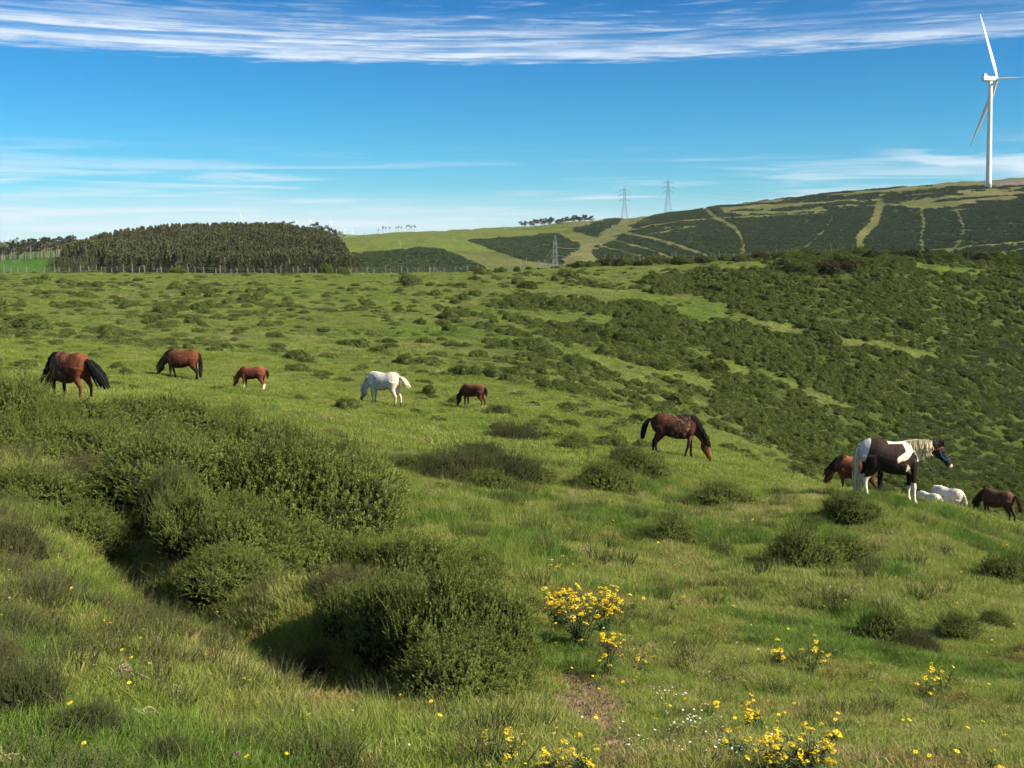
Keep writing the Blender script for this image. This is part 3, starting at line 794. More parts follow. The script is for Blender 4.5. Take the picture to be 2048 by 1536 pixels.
# low bushes and tussocks on the slopes
mounds = [mound_mesh('low_gorse_bush', .62, .54, 700, 300 + i, [m_mound, m_mcore], .062, .40, .93) for i in range(6)]
tussm = [mound_mesh('tussock', .42, .22, 560, 320 + i, [m_tuss, m_tcore], .050, .45, .93, 3) for i in range(4)]
bracm = [mound_mesh('bracken', .7, .5, 260, 330 + i, [m_brack, m_mcore], .16, .5, .7, 2) for i in range(2)]
def slopes():
    rg = np.random.default_rng(9)
    n = 38000
    x, y = fan_points(n, 34, 212, power=1.25, rg=rg)
    z = ground_z(x, y)
    g = gorse_density(x, y, z)
    u, v = project(x, y, z)
    brow = np.interp(u, [0, 700, 1000, 1300, 1700, 2048], [760, 830, 850, 900, 950, 1030])
    hx = np.array([[145, 775], [365, 745], [506, 765], [768, 795], [947, 805], [1350, 890]])
    nearh = np.zeros(n, bool)
    for a_, b_ in hx: nearh |= (np.abs(u - a_) < 60) & (np.abs(v - b_) < 42)
    keep = ~nearh & (rg.uniform(0, 1, n) < g * np.where(u < 1000, .55, 1.0)) & ((y > 46) | (v < brow - 10) | (rg.uniform(0, 1, n) < .2))
    x, y, z, g, u, v = [a[keep] for a in (x, y, z, g, u, v)]; n = len(x)
    big = (g > .5) & (u > 880)
    sc = np.where(big, rg.uniform(.36, .88, n) * (.55 + .9 * fbm(x / 8, y / 8, 261, 3)), rg.uniform(.4, 1.25, n) ** 1.3 * (.55 + fbm(x / 6, y / 6, 271, 2) * .9))
    sc = sc * np.interp(y, [34, 60, 120, 210], [.75, .95, 1.15, 1.3])
    brk = (u > 1780) & (v > 690) & (v < 960) & (u > 1780 + (960 - v) * .25) & (fbm(x / 5, y / 5, 281, 3) > .42)
    kind = np.where(brk, 2, np.where(big | (rg.uniform(0, 1, n) < .09), 0, 1))
    pick = np.where(kind == 0, rg.integers(0, 6, n), np.where(kind == 1, 6 + rg.integers(0, 4, n), 10 + rg.integers(0, 2, n)))
    rz = rg.uniform(0, 6.28, n)
    S3 = np.stack([sc * rg.uniform(.9, 1.4, n), sc * rg.uniform(.8, 1.1, n), sc * rg.uniform(.75, 1.2, n)], -1)
    z = z - .04
    # the gorse bushes that show largest stand as objects of their own
    size = sc / y
    cand = np.nonzero((kind == 0) & (u > 0) & (u < 2048) & (y > 50))[0]
    order = cand[np.argsort(-size[cand])][:280]
    ind = np.zeros(n, bool); ind[order] = True
    for k in order:
        o = link('low_gorse_bush', mounds[pick[k]], None, (x[k], y[k], z[k]), (0, 0, rz[k]), tuple(S3[k]))
        tag(o, 'low rounded gorse bush among many on the grassy slope across the dip', 'bush', 'low gorse bushes scattered over the slope')
    r = ~ind
    protos = [bpy.data.objects.new('bush_form', me) for me in mounds + tussm + bracm]
    gm = r & (kind == 0)
    scatter('gorse_scrub', np.stack([x, y, z], -1)[gm], rz[gm], S3[gm], pick[gm], protos)
    tm = r & (kind == 1)
    scatter('tussock_grass', np.stack([x, y, z], -1)[tm], rz[tm], S3[tm], pick[tm], protos)
    bk = r & (kind == 2)
    scatter('bracken', np.stack([x, y, z], -1)[bk], rz[bk], S3[bk], pick[bk], protos)
slopes()

# dark gorse and young trees on the far hill
m_farg = foliage_mat('distant_gorse', [(.034, .060, .026), (.050, .082, .034), (.072, .106, .044)], None, .03, .0, .5, .9, .05, .6)
farm = [mound_mesh('distant_gorse', 1.0, 1.0, 46, 340 + i, [m_farg, m_farg], .55, .4, .8, 1) for i in range(4)]
def far_scrub():
    rg = np.random.default_rng(12)
    n = 260000
    x, y = fan_points(n, 320, 1080, margin=1.08, power=1.1, rg=rg)
    z = ground_z(x, y); u, v = project(x, y, z)
    c = far_cover(x, y, z)
    k = (rg.uniform(0, 1, n) * .5 + .5 < c) & (v < 556) & (u > 690)
    # rows: scrub grows in faint terraces along the contour
    row = np.abs(((z * .42) % 1) - .5) * 2
    k &= rg.uniform(0, 1, n) < .35 + .65 * row
    x, y, z = x[k], y[k], z[k]; n = len(x)
    s = rg.uniform(.55, 1.1, n) * np.interp(y, [320, 1000], [.8, 1.15])
    scatter('distant_scrub', np.stack([x, y, z - .2], -1), rg.uniform(0, 6.28, n), np.stack([s * 1.2, s, s * .9], -1), rg.integers(0, 4, n), [bpy.data.objects.new('scrub_form', m) for m in farm])
    print('far scrub', n)
far_scrub()
# ------------------------------------------------------------------ horses (1 unit = height at the withers)
def loft(g, path, ra, rb, k=14, side=np.array([0, 1., 0])):
    """closed tube through path; ra = half depth in the body's plane, rb = half width sideways"""
    P = np.asarray(path, float); n = len(P)
    T = np.gradient(P, axis=0); T /= np.linalg.norm(T, axis=1)[:, None] + 1e-9
    V = []
    for i in range(n):
        s = side - T[i] * np.dot(side, T[i]); s /= np.linalg.norm(s)
        u = np.cross(T[i], s)
        for j in range(k):
            th = 2 * math.pi * j / k
            V.append(P[i] + ra[i] * math.cos(th) * u + rb[i] * math.sin(th) * s)
    Q = [[i * k + j, i * k + (j + 1) % k, (i + 1) * k + (j + 1) % k, (i + 1) * k + j] for i in range(n - 1) for j in range(k)]
    V.append(P[0] - T[0] * ra[0] * .35); V.append(P[-1] + T[-1] * ra[-1] * .35)
    Tt = [[n * k, (j + 1) % k, j] for j in range(k)] + [[n * k + 1, (n - 1) * k + j, (n - 1) * k + (j + 1) % k] for j in range(k)]
    g.add(V, Tt, Q)
def fused(parts, vox, iters=4):
    """one continuous skin over overlapping closed shapes"""
    me = parts.mesh('shape', [])
    o = bpy.data.objects.new('shape', me); COL.objects.link(o)
    r = o.modifiers.new('r', 'REMESH'); r.mode = 'VOXEL'; r.voxel_size = vox
    s = o.modifiers.new('s', 'SMOOTH'); s.factor = .5; s.iterations = iters
    dg = bpy.context.evaluated_depsgraph_get()
    out = bpy.data.meshes.new_from_object(o.evaluated_get(dg))
    bpy.data.objects.remove(o)
    return out
m_coat, nt_, b_ = new_mat('horse_coat')
_a = nt_.nodes.new('ShaderNodeAttribute'); _a.attribute_name = 'tint'
_tc = nt_.nodes.new('ShaderNodeTexCoord').outputs['Object']
_mp = nt_.nodes.new('ShaderNodeMapping'); _mp.inputs['Scale'].default_value = (1.6, 1, .6); nt_.links.new(_tc, _mp.inputs[0])
_n = noise_node(nt_, 22, 4, .6, _mp.outputs[0])
nt_.links.new(mixc(nt_, 1.0, _a.outputs['Color'], ramp(nt_, _n, [(.72, .72, .72), (1.2, 1.2, 1.2)], [.35, .65]), 'MULTIPLY'), b_.inputs['Base Color'])
b_.inputs['Roughness'].default_value = .72; b_.inputs['Specular IOR Level'].default_value = .15
_bp = nt_.nodes.new('ShaderNodeBump'); _bp.inputs['Strength'].default_value = .35; _bp.inputs['Distance'].default_value = .02
nt_.links.new(_n, _bp.inputs['Height']); nt_.links.new(_bp.outputs[0], b_.inputs['Normal'])
def hair_mat(name, c1, c2): return foliage_mat(name, [c1, c2], [.3, .7], 6, .0, .1, .8, .06, fine=1.0)
h_black = hair_mat('black_horsehair', (.006, .006, .008), (.022, .018, .016))
h_cream = hair_mat('cream_horsehair', (.34, .27, .15), (.66, .57, .38))
h_white = hair_mat('white_horsehair', (.48, .42, .32), (.72, .66, .54))
h_brown = hair_mat('brown_horsehair', (.030, .014, .009), (.085, .035, .018))
m_hoof = plain_mat('hoof_horn', (.035, .03, .025), (.09, .075, .06), 20, .5, .3)
m_eye = plain_mat('dark_eye', (.008, .006, .005), None, 5, .12, .6)
m_halter = plain_mat('blue_halter_webbing', (.010, .045, .14), (.02, .08, .22), 40, .6, .2)
m_halter_r = plain_mat('red_halter_webbing', (.26, .035, .02), (.36, .07, .04), 40, .6, .2)

def head_shape(g, poll, muz, scale=1.0):
    """head from poll to muzzle with jowl, brow and jaw"""
    poll = np.array(poll, float); muz = np.array(muz, float)
    d = muz - poll; L = np.linalg.norm(d); d /= L
    y = np.array([0, 1., 0]); back = np.cross(y, d)       # towards the throat
    if back[0] > 0 and d[2] < -.3 or np.dot(back, [-1, 0, -1]) < 0: back = -back
    s = scale
    tt = [-.06, .06, .2, .36, .52, .68, .84, .95, 1.0]
    off = [.02, .045, .055, .05, .032, .018, .012, .01, .008]
    ra = [.055, .088, .104, .100, .078, .060, .053, .050, .036]
    rb = [.045, .060, .066, .062, .050, .042, .040, .042, .032]
    P = [poll + d * L * t + back * o_ * s for t, o_ in zip(tt, off)]
    loft(g, P, [a * s for a in ra], [b * s for b in rb], 14)
    for sy in (-1, 1):                                    # ears
        e0 = poll + y * sy * .045 * s - back * .045 * s + d * .015
        e1 = e0 - d * .075 * s - back * .045 * s + y * sy * .02 * s
        e2 = e0 - d * .125 * s - back * .05 * s + y * sy * .018 * s
        g.tube([e0 + d * .02, (e0 + e1) / 2, e1, e2], [.026 * s, .026 * s, .019 * s, .007 * s], 8)
    return d, back, L
LEGS = {'f': ([(.33, .66), (.345, .56), (.345, .44), (.345, .33), (.348, .29), (.345, .24), (.345, .13), (.352, .085), (.372, .045)],
              [.105, .082, .056, .040, .043, .033, .026, .034, .027], [.075, .062, .045, .036, .038, .029, .024, .031, .026], .115),
        'h': ([(-.34, .72), (-.33, .58), (-.37, .47), (-.43, .375), (-.475, .32), (-.485, .27), (-.475, .14), (-.468, .09), (-.445, .045)],
              [.19, .155, .095, .058, .050, .038, .030, .036, .028], [.115, .098, .068, .044, .040, .033, .027, .032, .027], .115)}
def build_horse(name, label, u, D, heading, H, coat, hair, pose='graze', legs=(0, 0, 0, 0), belly=1.0, tail='hang', headturn=0.0, reach=.45,
                group='horses and ponies on the hillside', pitch=0.0, mane=1.0, lift=0.0, hoofs=True, neckyaw=0.0, tail_hair=None, vox=.017, halter=False, sink=.03, pos=None, tail_len=1.0):
    p = pos or at(u, D)
    root = thing(name, label, 'horse', p, (0, 0, heading), H, group)
    ch, sh = math.cos(heading), math.sin(heading)
    def gz(x, y):          # ground height under a local point, in local units
        return (float(ground_z(p.x + H * (x * ch - y * sh), p.y + H * (x * sh + y * ch))) - p.z) / H
    g = Geo()
    zo = lift
    def tz(x): return zo + math.tan(pitch) * x
    xs = [-.545, -.50, -.42, -.30, -.15, .02, .18, .30, .40, .475, .52]
    cz = [.78, .775, .76, .752, .72, .69, .695, .71, .712, .71, .70]
    hz = [.10, .17, .235, .25, .25, .268, .282, .285, .26, .185, .09]
    wy = [.075, .135, .185, .215, .225, .235, .215, .180, .150, .120, .06]
    bl = [0, 0, 0, .2, .8, 1, .8, .3, 0, 0, 0]
    P = []; ra = []; rb = []
    for x, c_, h_, w_, b in zip(xs, cz, hz, wy, bl):
        e = (belly - 1) * b
        P.append((x, 0, c_ - e * h_ * .5 + tz(x))); ra.append(h_ * (1 + e * .5)); rb.append(w_ * (1 + e * .8))
    loft(g, P, ra, rb, 20)
    # withers ridge and croup
    loft(g, [(.16, 0, .90 + tz(.16)), (.27, 0, .925 + tz(.27)), (.36, 0, .90 + tz(.36))], [.05, .07, .05], [.05, .06, .05], 10)
    # neck and head
    if pose == 'graze':
        npth = [(.32, .80), (.44, .735), (.56, .63), (.68, .51), (.77, .42)]; na = [.20, .175, .135, .108, .095]; nb = [.12, .095, .075, .062, .058]
        npth = [(x - (1 - reach) * .14 * (i / 4) ** 1.2, z) for i, (x, z) in enumerate(npth)]
        px_ = .80 - (1 - reach) * .145
        poll = (px_, .40); gm = gz(px_ + .13, 0); muz = (px_ + .10, max(gm + .03, -.25))
        if muz[1] < 0: poll = (px_, .40 + muz[1] * .6); npth = [(x, z + muz[1] * .6 * i / 4) for i, (x, z) in enumerate(npth)]
        if gm > .05: poll = (px_, .40 + gm * .7); npth = [(x, z + gm * .7 * i / 4) for i, (x, z) in enumerate(npth)]
    elif pose == 'low':
        npth = [(.34, .80), (.46, .78), (.58, .72), (.69, .66), (.78, .62)]; na = [.20, .165, .13, .108, .095]; nb = [.12, .095, .075, .062, .058]
        poll = (.82, .61); muz = (.98, .24)
    else:
        npth = [(.33, .80), (.45, .85), (.56, .88), (.67, .91), (.76, .935)]; na = [.21, .19, .155, .125, .105]; nb = [.12, .10, .08, .065, .06]
        poll = (.80, .95); muz = (.99, .58)
    def yaw(pt):            # bend the neck sideways
        x, z = pt; k = max(0, x - .35); return (x - .35 * 0 - (1 - math.cos(neckyaw)) * k, math.sin(neckyaw) * k, z + tz(min(x, .5)) * 1.0)
    npth3 = [yaw(q) for q in npth]
    loft(g, npth3, na, nb, 16)
    pl3, mz3 = np.array(yaw(poll)), np.array(yaw(muz))
    mz3 = mz3 + np.array([0, headturn, 0])
    d, back, L = head_shape(g, pl3, mz3)
    feet = []
    for k, (kind, sy) in enumerate((('f', 1), ('f', -1), ('h', 1), ('h', -1))):
        pts, a_, b_w, yy = LEGS[kind]
        sw = legs[k]
        hx = pts[-1][0] + sw; dz = gz(hx, sy * yy * .9) - tz(pts[0][0]) - sink
        P = []
        for (x, z) in pts:
            q = np.clip((pts[0][1] - z) / (pts[0][1] - .045), 0, 1)
            bendx = sw * q ** 1.15
            if kind == 'f' and sw < -.05: bendx += .03 * math.sin(q * math.pi)
            P.append((x + bendx, sy * (yy - .02 * q), z + tz(pts[0][0]) + dz * q ** 1.0))
        loft(g, P, a_, b_w, 12)
        feet.append((P[-1], sw))
    me = fused(g, vox)
    n = len(me.vertices); V = np.empty(n * 3, np.float32); me.vertices.foreach_get('co', V); V = V.reshape(-1, 3)
    leg_frac = np.zeros(n)
    colr = coat(V, dict(poll=pl3, muz=mz3, tz=tz, legs=legs))
    a = me.color_attributes.new('tint', 'FLOAT_COLOR', 'POINT'); c4 = np.ones((n, 4), np.float32); c4[:, :3] = np.clip(colr, .002, .9); a.data.foreach_set('color', c4.ravel())
    me.materials.append(m_coat); me.polygons.foreach_set('use_smooth', np.ones(len(me.polygons), bool))
    link('body', me, root)
    # hooves
    if hoofs:
        for (f, sw) in feet:
            hg = Geo(); hg.tube([(f[0] + .002, f[1], f[2] + .012), (f[0] + .012, f[1], f[2] - .018), (f[0] + .018, f[1], f[2] - .052)], [.030, .036, .042], 10)
            link('hoof', hg.mesh('hoof', [m_hoof], True), root)
    # eyes
    for sy in (-1, 1):
        e = pl3 + d * L * .30 - back * .012 + np.array([0, sy * .058, 0])
        eg = Geo(); core_mesh(eg, .017, .017, 1, 0, 1, 0, 1); V_ = eg.V[0]; V_ += e
        link('eye', eg.mesh('eye', [m_eye], True), root)
    r = np.random.default_rng(int(abs(u)) + 3)
    # mane
    if mane > 0:
        mg = Geo(); top = np.array(npth3); crest = top.copy()
        Tn = np.gradient(top, axis=0); Tn /= np.linalg.norm(Tn, axis=1)[:, None]
        upv = np.cross(np.array([0, -1., 0]), Tn); upv = np.where(upv[:, 2:3] < 0, -upv, upv)
        crest = top + upv * (np.array(na)[:, None] * .93)
        crest = np.vstack([[(.26, 0, .965 + tz(.3))], crest, [pl3 - back * .05]])
        if pose == 'stand': crest = crest[:-2]
        ns = int(190 * mane)
        sides = (-1, 1)
        for i in range(ns):
            q = r.uniform(0, 1) * (len(crest) - 1.001); j = int(q); f = q - j
            c0 = crest[j] * (1 - f) + crest[j + 1] * f
            sy = sides[i % 2] if r.uniform() < .75 else sides[0]
            ln = (.17 + .10 * math.sin(math.pi * min(1, q / (len(crest) - 1)))) * r.uniform(.6, 1.15) * (1.25 if mane > 1.2 else .75)
            o1 = c0 + np.array([r.normal(0, .012), sy * .055, .008]); o2 = c0 + np.array([r.normal(.0, .02), sy * r.uniform(.085, .13), -ln * .55]); o3 = c0 + np.array([r.normal(-.01, .03), sy * r.uniform(.07, .13), -ln])
            mg.tube([c0, o1, o2, o3], [.010, .014, .012, .003], 4, 0, False)
        for i in range(int(14 * mane) * (not halter)):       # forelock
            c0 = pl3 - back * .045 + np.array([0, r.normal(0, .012), 0]); e = c0 + d * r.uniform(.08, .16) - back * .035 + np.array([0, r.normal(0, .03), 0])
            mg.tube([c0, (c0 + e) / 2 - back * .02, e], [.008, .009, .003], 4, 0, False)
        link('mane', mg.mesh('mane', [hair]), root)
    # tail
    tg = Geo(); t0 = np.array([-.525, 0, .85 + tz(-.52)])
    def tail_path(k):
        a_ = r.uniform(0, 6.28); w_ = r.uniform(0, 1) ** .5; ln = r.uniform(.78, 1.05) * tail_len
        ox, oy = math.cos(a_) * w_, math.sin(a_) * w_
        if tail == 'hang': pts = [(0, 0, 0), (-.045, 0, -.045), (-.075, 0, -.25 * ln), (-.075, 0, -.48 * ln), (-.06, 0, -.74 * ln)]; sp = [.015, .03, .05, .06, .05]
        elif tail == 'blow': pts = [(0, 0, 0), (-.09, 0, .00), (-.15, -.05, -.13 * ln), (-.22 * ln, -.13, -.32 * ln), (-.27 * ln, -.20, -.52 * ln)]; sp = [.02, .05, .10, .13, .12]
        elif tail == 'out': pts = [(0, 0, 0), (-.07, 0, .01), (-.15, 0, -.09), (-.20, 0, -.24 * ln), (-.24, 0, -.46 * ln)]; sp = [.015, .03, .05, .06, .05]
        elif tail == 'plume': pts = [(0, 0, 0), (-.08, -.01, .0), (-.15, -.05, -.09), (-.20, -.10, -.22), (-.24, -.14, -.36 * ln)]; sp = [.02, .04, .07, .09, .09]
        else: pts = [(0, 0, 0), (-.05, 0, -.01), (-.09, 0, -.09), (-.10, 0, -.20 * ln), (-.09, 0, -.33 * ln)]; sp = [.015, .03, .045, .05, .035]
        return [t0 + np.array(q) + np.array([ox, oy, 0]) * s_ for q, s_ in zip(pts, sp)]
    for k in range(120): tg.tube(tail_path(k), [.014, .018, .018, .014, .004], 4, 0, False)
    dock = tail_path(0); tg.tube([t0 + np.array([.05, 0, -.02]), t0 + np.array([-.03, 0, 0]), dock[1]], [.035, .032, .02], 8)
    link('tail', tg.mesh('tail', [tail_hair or hair]), root)
    if halter:
        def ring(c, n_, u_, v_, ru, rv, w=.012, k=22):
            hg = Geo(); pts = [c + u_ * ru * math.cos(t) + v_ * rv * math.sin(t) for t in np.linspace(0, 2 * math.pi, k)]
            hg.tube(pts, w, 5, 0, False); return hg
        y = np.array([0, 1., 0])
        hr = link('halter', ring(pl3 + d * L * .62 + back * .02, d, back, y, .076, .054).mesh('halter', [m_halter]), root)
        hg = Geo()
        for sy in (-1, 1):
            hg.tube([pl3 + d * L * .62 + y * sy * .052 + back * .03, pl3 + d * L * .38 + y * sy * .066 + back * .07, pl3 + d * L * .14 + y * sy * .066 + back * .05], .011, 5, 0, False)
        link('cheek_strap', hg.mesh('cheek_strap', [m_halter]), hr)
        hg = ring(pl3 + d * L * .08 + back * .03, d, back, y, .098, .066, .012)
        link('headstall', hg.mesh('headstall', [m_halter_r]), hr)
    return root

def cn(V, s, seed, o=4):
    a = V[:, 0] * .8 + V[:, 2] * .6 + V[:, 1] * .3; b = -V[:, 0] * .55 + V[:, 2] * .83 - V[:, 1] * .6
    w = vnoise(a * s * .9 + 40, b * s * .9 + 40, seed + 3) - .5
    return fbm(a * s * 1.4 + seed + w * 1.3, b * s * 1.1 + 31 + w * 1.3, seed, o, .62)
def mixv(a, b, t): return a + (np.asarray(b) - a) * np.clip(t, 0, 1)[:, None]
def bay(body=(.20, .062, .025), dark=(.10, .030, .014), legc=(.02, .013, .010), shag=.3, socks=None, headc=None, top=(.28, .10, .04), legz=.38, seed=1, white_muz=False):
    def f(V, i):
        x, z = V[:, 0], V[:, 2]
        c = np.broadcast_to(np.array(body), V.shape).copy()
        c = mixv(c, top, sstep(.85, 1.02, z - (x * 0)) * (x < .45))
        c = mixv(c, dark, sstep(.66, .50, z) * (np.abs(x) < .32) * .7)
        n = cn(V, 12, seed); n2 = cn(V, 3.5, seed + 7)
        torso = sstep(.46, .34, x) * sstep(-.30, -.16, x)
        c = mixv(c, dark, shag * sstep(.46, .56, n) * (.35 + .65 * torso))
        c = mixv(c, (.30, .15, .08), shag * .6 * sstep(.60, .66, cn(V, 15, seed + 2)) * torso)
        c = mixv(c, dark, .45 * sstep(.5, .62, n2))
        c = mixv(c, legc, sstep(legz, legz - .16, z) * (x < .58))
        if socks: c = mixv(c, (.62, .56, .46), sstep(socks, socks - .03, z) * (x < .58))
        hd = np.linalg.norm(V - i['muz'], axis=1)
        if headc is not None: c = mixv(c, headc, sstep(.55, .35, np.linalg.norm(V - (i['poll'] + i['muz']) / 2, axis=1)))
        c = mixv(c, (.025, .018, .015), sstep(.14, .07, hd) * .8)
        if white_muz: c = mixv(c, (.45, .36, .28), sstep(.10, .05, hd))
        return c
    return f
def grey_coat(V, i):
    c = np.broadcast_to(np.array((.56, .535, .49)), V.shape).copy()
    x, z = V[:, 0], V[:, 2]
    c = mixv(c, (.34, .33, .33), .75 * sstep(.50, .62, cn(V, 8, 4)) * sstep(.45, .25, np.abs(x - .05)))
    c = mixv(c, (.62, .50, .34), .6 * sstep(-.25, -.42, x))  # warm tint on the rump paints in the sunlight falling there
    c = mixv(c, (.26, .25, .26), sstep(.42, .22, np.linalg.norm(V - i['muz'], axis=1)))  # head greyed in the colour to stand for its shade
    c = mixv(c, (.05, .045, .045), sstep(.13, .07, np.linalg.norm(V - i['muz'], axis=1)))
    c = mixv(c, (.50, .38, .25), .6 * sstep(.45, .25, z) * (x < .58))
    c = mixv(c, (.10, .075, .055), sstep(.10, .05, z) * (x < .58))
    return c
def pinto_coat(V, i):
    x, y, z = V[:, 0], V[:, 1], V[:, 2]
    n = (cn(V, 5, 2, 3) - .5) * .07
    blk = np.array((.020, .013, .011)); wht = np.array((.68, .62, .50))
    c = np.broadcast_to(blk, V.shape).copy()
    c = mixv(c, (.048, .022, .016), .6 * sstep(.42, .6, cn(V, 6, 9)) * (np.abs(x) < .3))
    w = np.zeros(len(V), bool)
    w |= x + n < -.37 - (1.02 - z) * .34                                             # rump
    patch = [(.16, 1.08), (.22, .88), (.08, .80), (.06, .745), (.055, .68), (.10, .70), (.22, .73), (.28, .79), (.33, .86), (.41, .78), (.44, .84), (.72, .64), (.72, 1.3), (.16, 1.3)]
    w |= in_poly(x + n, z + n, patch)
    w |= in_poly(x + n * .5, z + n * .5, [(.23, .66), (.27, .62), (.31, .47), (.21, .52)])
    w |= (x > -.08) & (x < .2) & (z > .985)
    neckw = (x > .40) & (x < .66) & (z > .70)
    w |= neckw
    hd = x > .66
    w &= ~hd
    fl = (x > .18) & (x < .60) & (z < .26 + .04 * np.sign(y) * -1 + n)
    hl = (x < -.25) & (z < .42 + n)
    w |= fl | hl
    c[w] = wht
    c[w & (z > .55) & (x < -.3)] = (.56, .54, .52)  # white of the rump greyed, shade painted into the coat
    m = np.linalg.norm(V - i['muz'], axis=1)
    face = (np.abs(y) < .02) & hd & (z > i['muz'][2] + .10) & (z < i['muz'][2] + .24)
    front = (V - i['poll']) @ np.array([.86, 0, .5]) > .05
    c[face & front] = wht
    c[(m < .062) & hd] = (.55, .42, .38)
    return c
def horses():
    # 1: shaggy bay mare at the left, seen from behind her near side
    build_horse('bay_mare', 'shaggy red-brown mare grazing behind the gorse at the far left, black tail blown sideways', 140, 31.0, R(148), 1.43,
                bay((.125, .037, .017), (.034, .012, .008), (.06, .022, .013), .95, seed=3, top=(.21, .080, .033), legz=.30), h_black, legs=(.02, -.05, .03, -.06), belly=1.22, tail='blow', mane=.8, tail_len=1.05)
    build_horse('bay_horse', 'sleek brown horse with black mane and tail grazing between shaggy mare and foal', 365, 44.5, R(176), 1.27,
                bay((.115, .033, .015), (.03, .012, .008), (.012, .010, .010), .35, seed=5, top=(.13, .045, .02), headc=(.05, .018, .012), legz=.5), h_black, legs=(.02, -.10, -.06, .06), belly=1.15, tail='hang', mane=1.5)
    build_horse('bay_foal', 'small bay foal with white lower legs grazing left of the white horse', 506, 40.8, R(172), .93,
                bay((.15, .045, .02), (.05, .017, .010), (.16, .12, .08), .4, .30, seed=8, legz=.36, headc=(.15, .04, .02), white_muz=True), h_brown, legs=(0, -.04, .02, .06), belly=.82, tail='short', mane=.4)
    build_horse('white_horse', 'white horse with its head toned grey for shade grazing in the middle of the meadow', 768, 42.0, R(155), 1.27,
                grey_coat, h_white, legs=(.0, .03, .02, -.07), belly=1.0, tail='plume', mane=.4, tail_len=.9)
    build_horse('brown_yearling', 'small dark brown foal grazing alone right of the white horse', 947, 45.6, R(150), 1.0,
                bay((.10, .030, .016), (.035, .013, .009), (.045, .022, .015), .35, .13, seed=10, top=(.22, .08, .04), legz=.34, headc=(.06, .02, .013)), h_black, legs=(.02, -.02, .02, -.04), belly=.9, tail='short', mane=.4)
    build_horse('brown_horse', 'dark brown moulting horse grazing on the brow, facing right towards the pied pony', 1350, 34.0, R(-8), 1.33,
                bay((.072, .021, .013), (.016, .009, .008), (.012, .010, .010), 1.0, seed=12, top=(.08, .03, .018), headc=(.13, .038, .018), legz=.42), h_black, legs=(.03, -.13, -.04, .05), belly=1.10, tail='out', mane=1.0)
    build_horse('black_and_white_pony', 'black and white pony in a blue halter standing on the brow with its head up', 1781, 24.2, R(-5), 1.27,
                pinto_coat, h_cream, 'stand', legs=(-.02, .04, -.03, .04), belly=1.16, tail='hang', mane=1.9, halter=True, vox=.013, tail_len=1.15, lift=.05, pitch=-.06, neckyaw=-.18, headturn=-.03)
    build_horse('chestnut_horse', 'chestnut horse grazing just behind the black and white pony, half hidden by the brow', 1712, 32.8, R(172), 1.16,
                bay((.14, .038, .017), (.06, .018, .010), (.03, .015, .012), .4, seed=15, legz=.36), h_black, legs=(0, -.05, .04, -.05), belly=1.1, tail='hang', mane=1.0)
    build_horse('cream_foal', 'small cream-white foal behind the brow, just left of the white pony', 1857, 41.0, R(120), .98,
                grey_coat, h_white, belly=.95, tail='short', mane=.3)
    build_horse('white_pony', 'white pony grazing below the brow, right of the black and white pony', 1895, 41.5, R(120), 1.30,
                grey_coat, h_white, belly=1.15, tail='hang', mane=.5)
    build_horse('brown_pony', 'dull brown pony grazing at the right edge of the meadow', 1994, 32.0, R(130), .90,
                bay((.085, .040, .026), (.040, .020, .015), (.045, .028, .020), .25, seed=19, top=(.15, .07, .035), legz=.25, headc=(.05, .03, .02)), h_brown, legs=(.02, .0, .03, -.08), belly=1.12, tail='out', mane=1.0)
horses()
# ------------------------------------------------------------------ wind turbines
m_white = plain_mat('turbine_white_paint', (.62, .64, .64), (.70, .71, .71), .2, .45, .4)
m_grey = plain_mat('turbine_grey_vent', (.16, .18, .20), None, 3, .6, .3)
m_concrete = plain_mat('pale_concrete', (.34, .31, .27), (.44, .41, .36), .5, .9, .1)
def blade_mesh(L):
    g = Geo(); n = 14
    t = np.linspace(0, 1, n)
    chord = np.interp(t, [0, .05, .2, .5, .85, 1], [.034, .036, .066, .046, .022, .006]) * L
    th = np.interp(t, [0, .05, .2, 1], [.034, .030, .016, .003]) * L
    tw = np.interp(t, [0, .2, 1], [R(16), R(13), R(1)])
    V = []; k = 10
    for i in range(n):
        for j in range(k):
            a = 2 * math.pi * j / k
            x = chord[i] * (.5 * math.cos(a) + .18 * min(1, t[i] * 6)); y = th[i] * .5 * math.sin(a)
            V.append((x * math.cos(tw[i]) - y * math.sin(tw[i]), x * math.sin(tw[i]) + y * math.cos(tw[i]), t[i] * L))
    Q = [[i * k + j, i * k + (j + 1) % k, (i + 1) * k + (j + 1) % k, (i + 1) * k + j] for i in range(n - 1) for j in range(k)]
    g.add(V, [[(n - 1) * k, (n - 1) * k + j, (n - 1) * k + j + 1] for j in range(1, k - 1)], Q)
    return g.mesh('blade', [m_white], True)
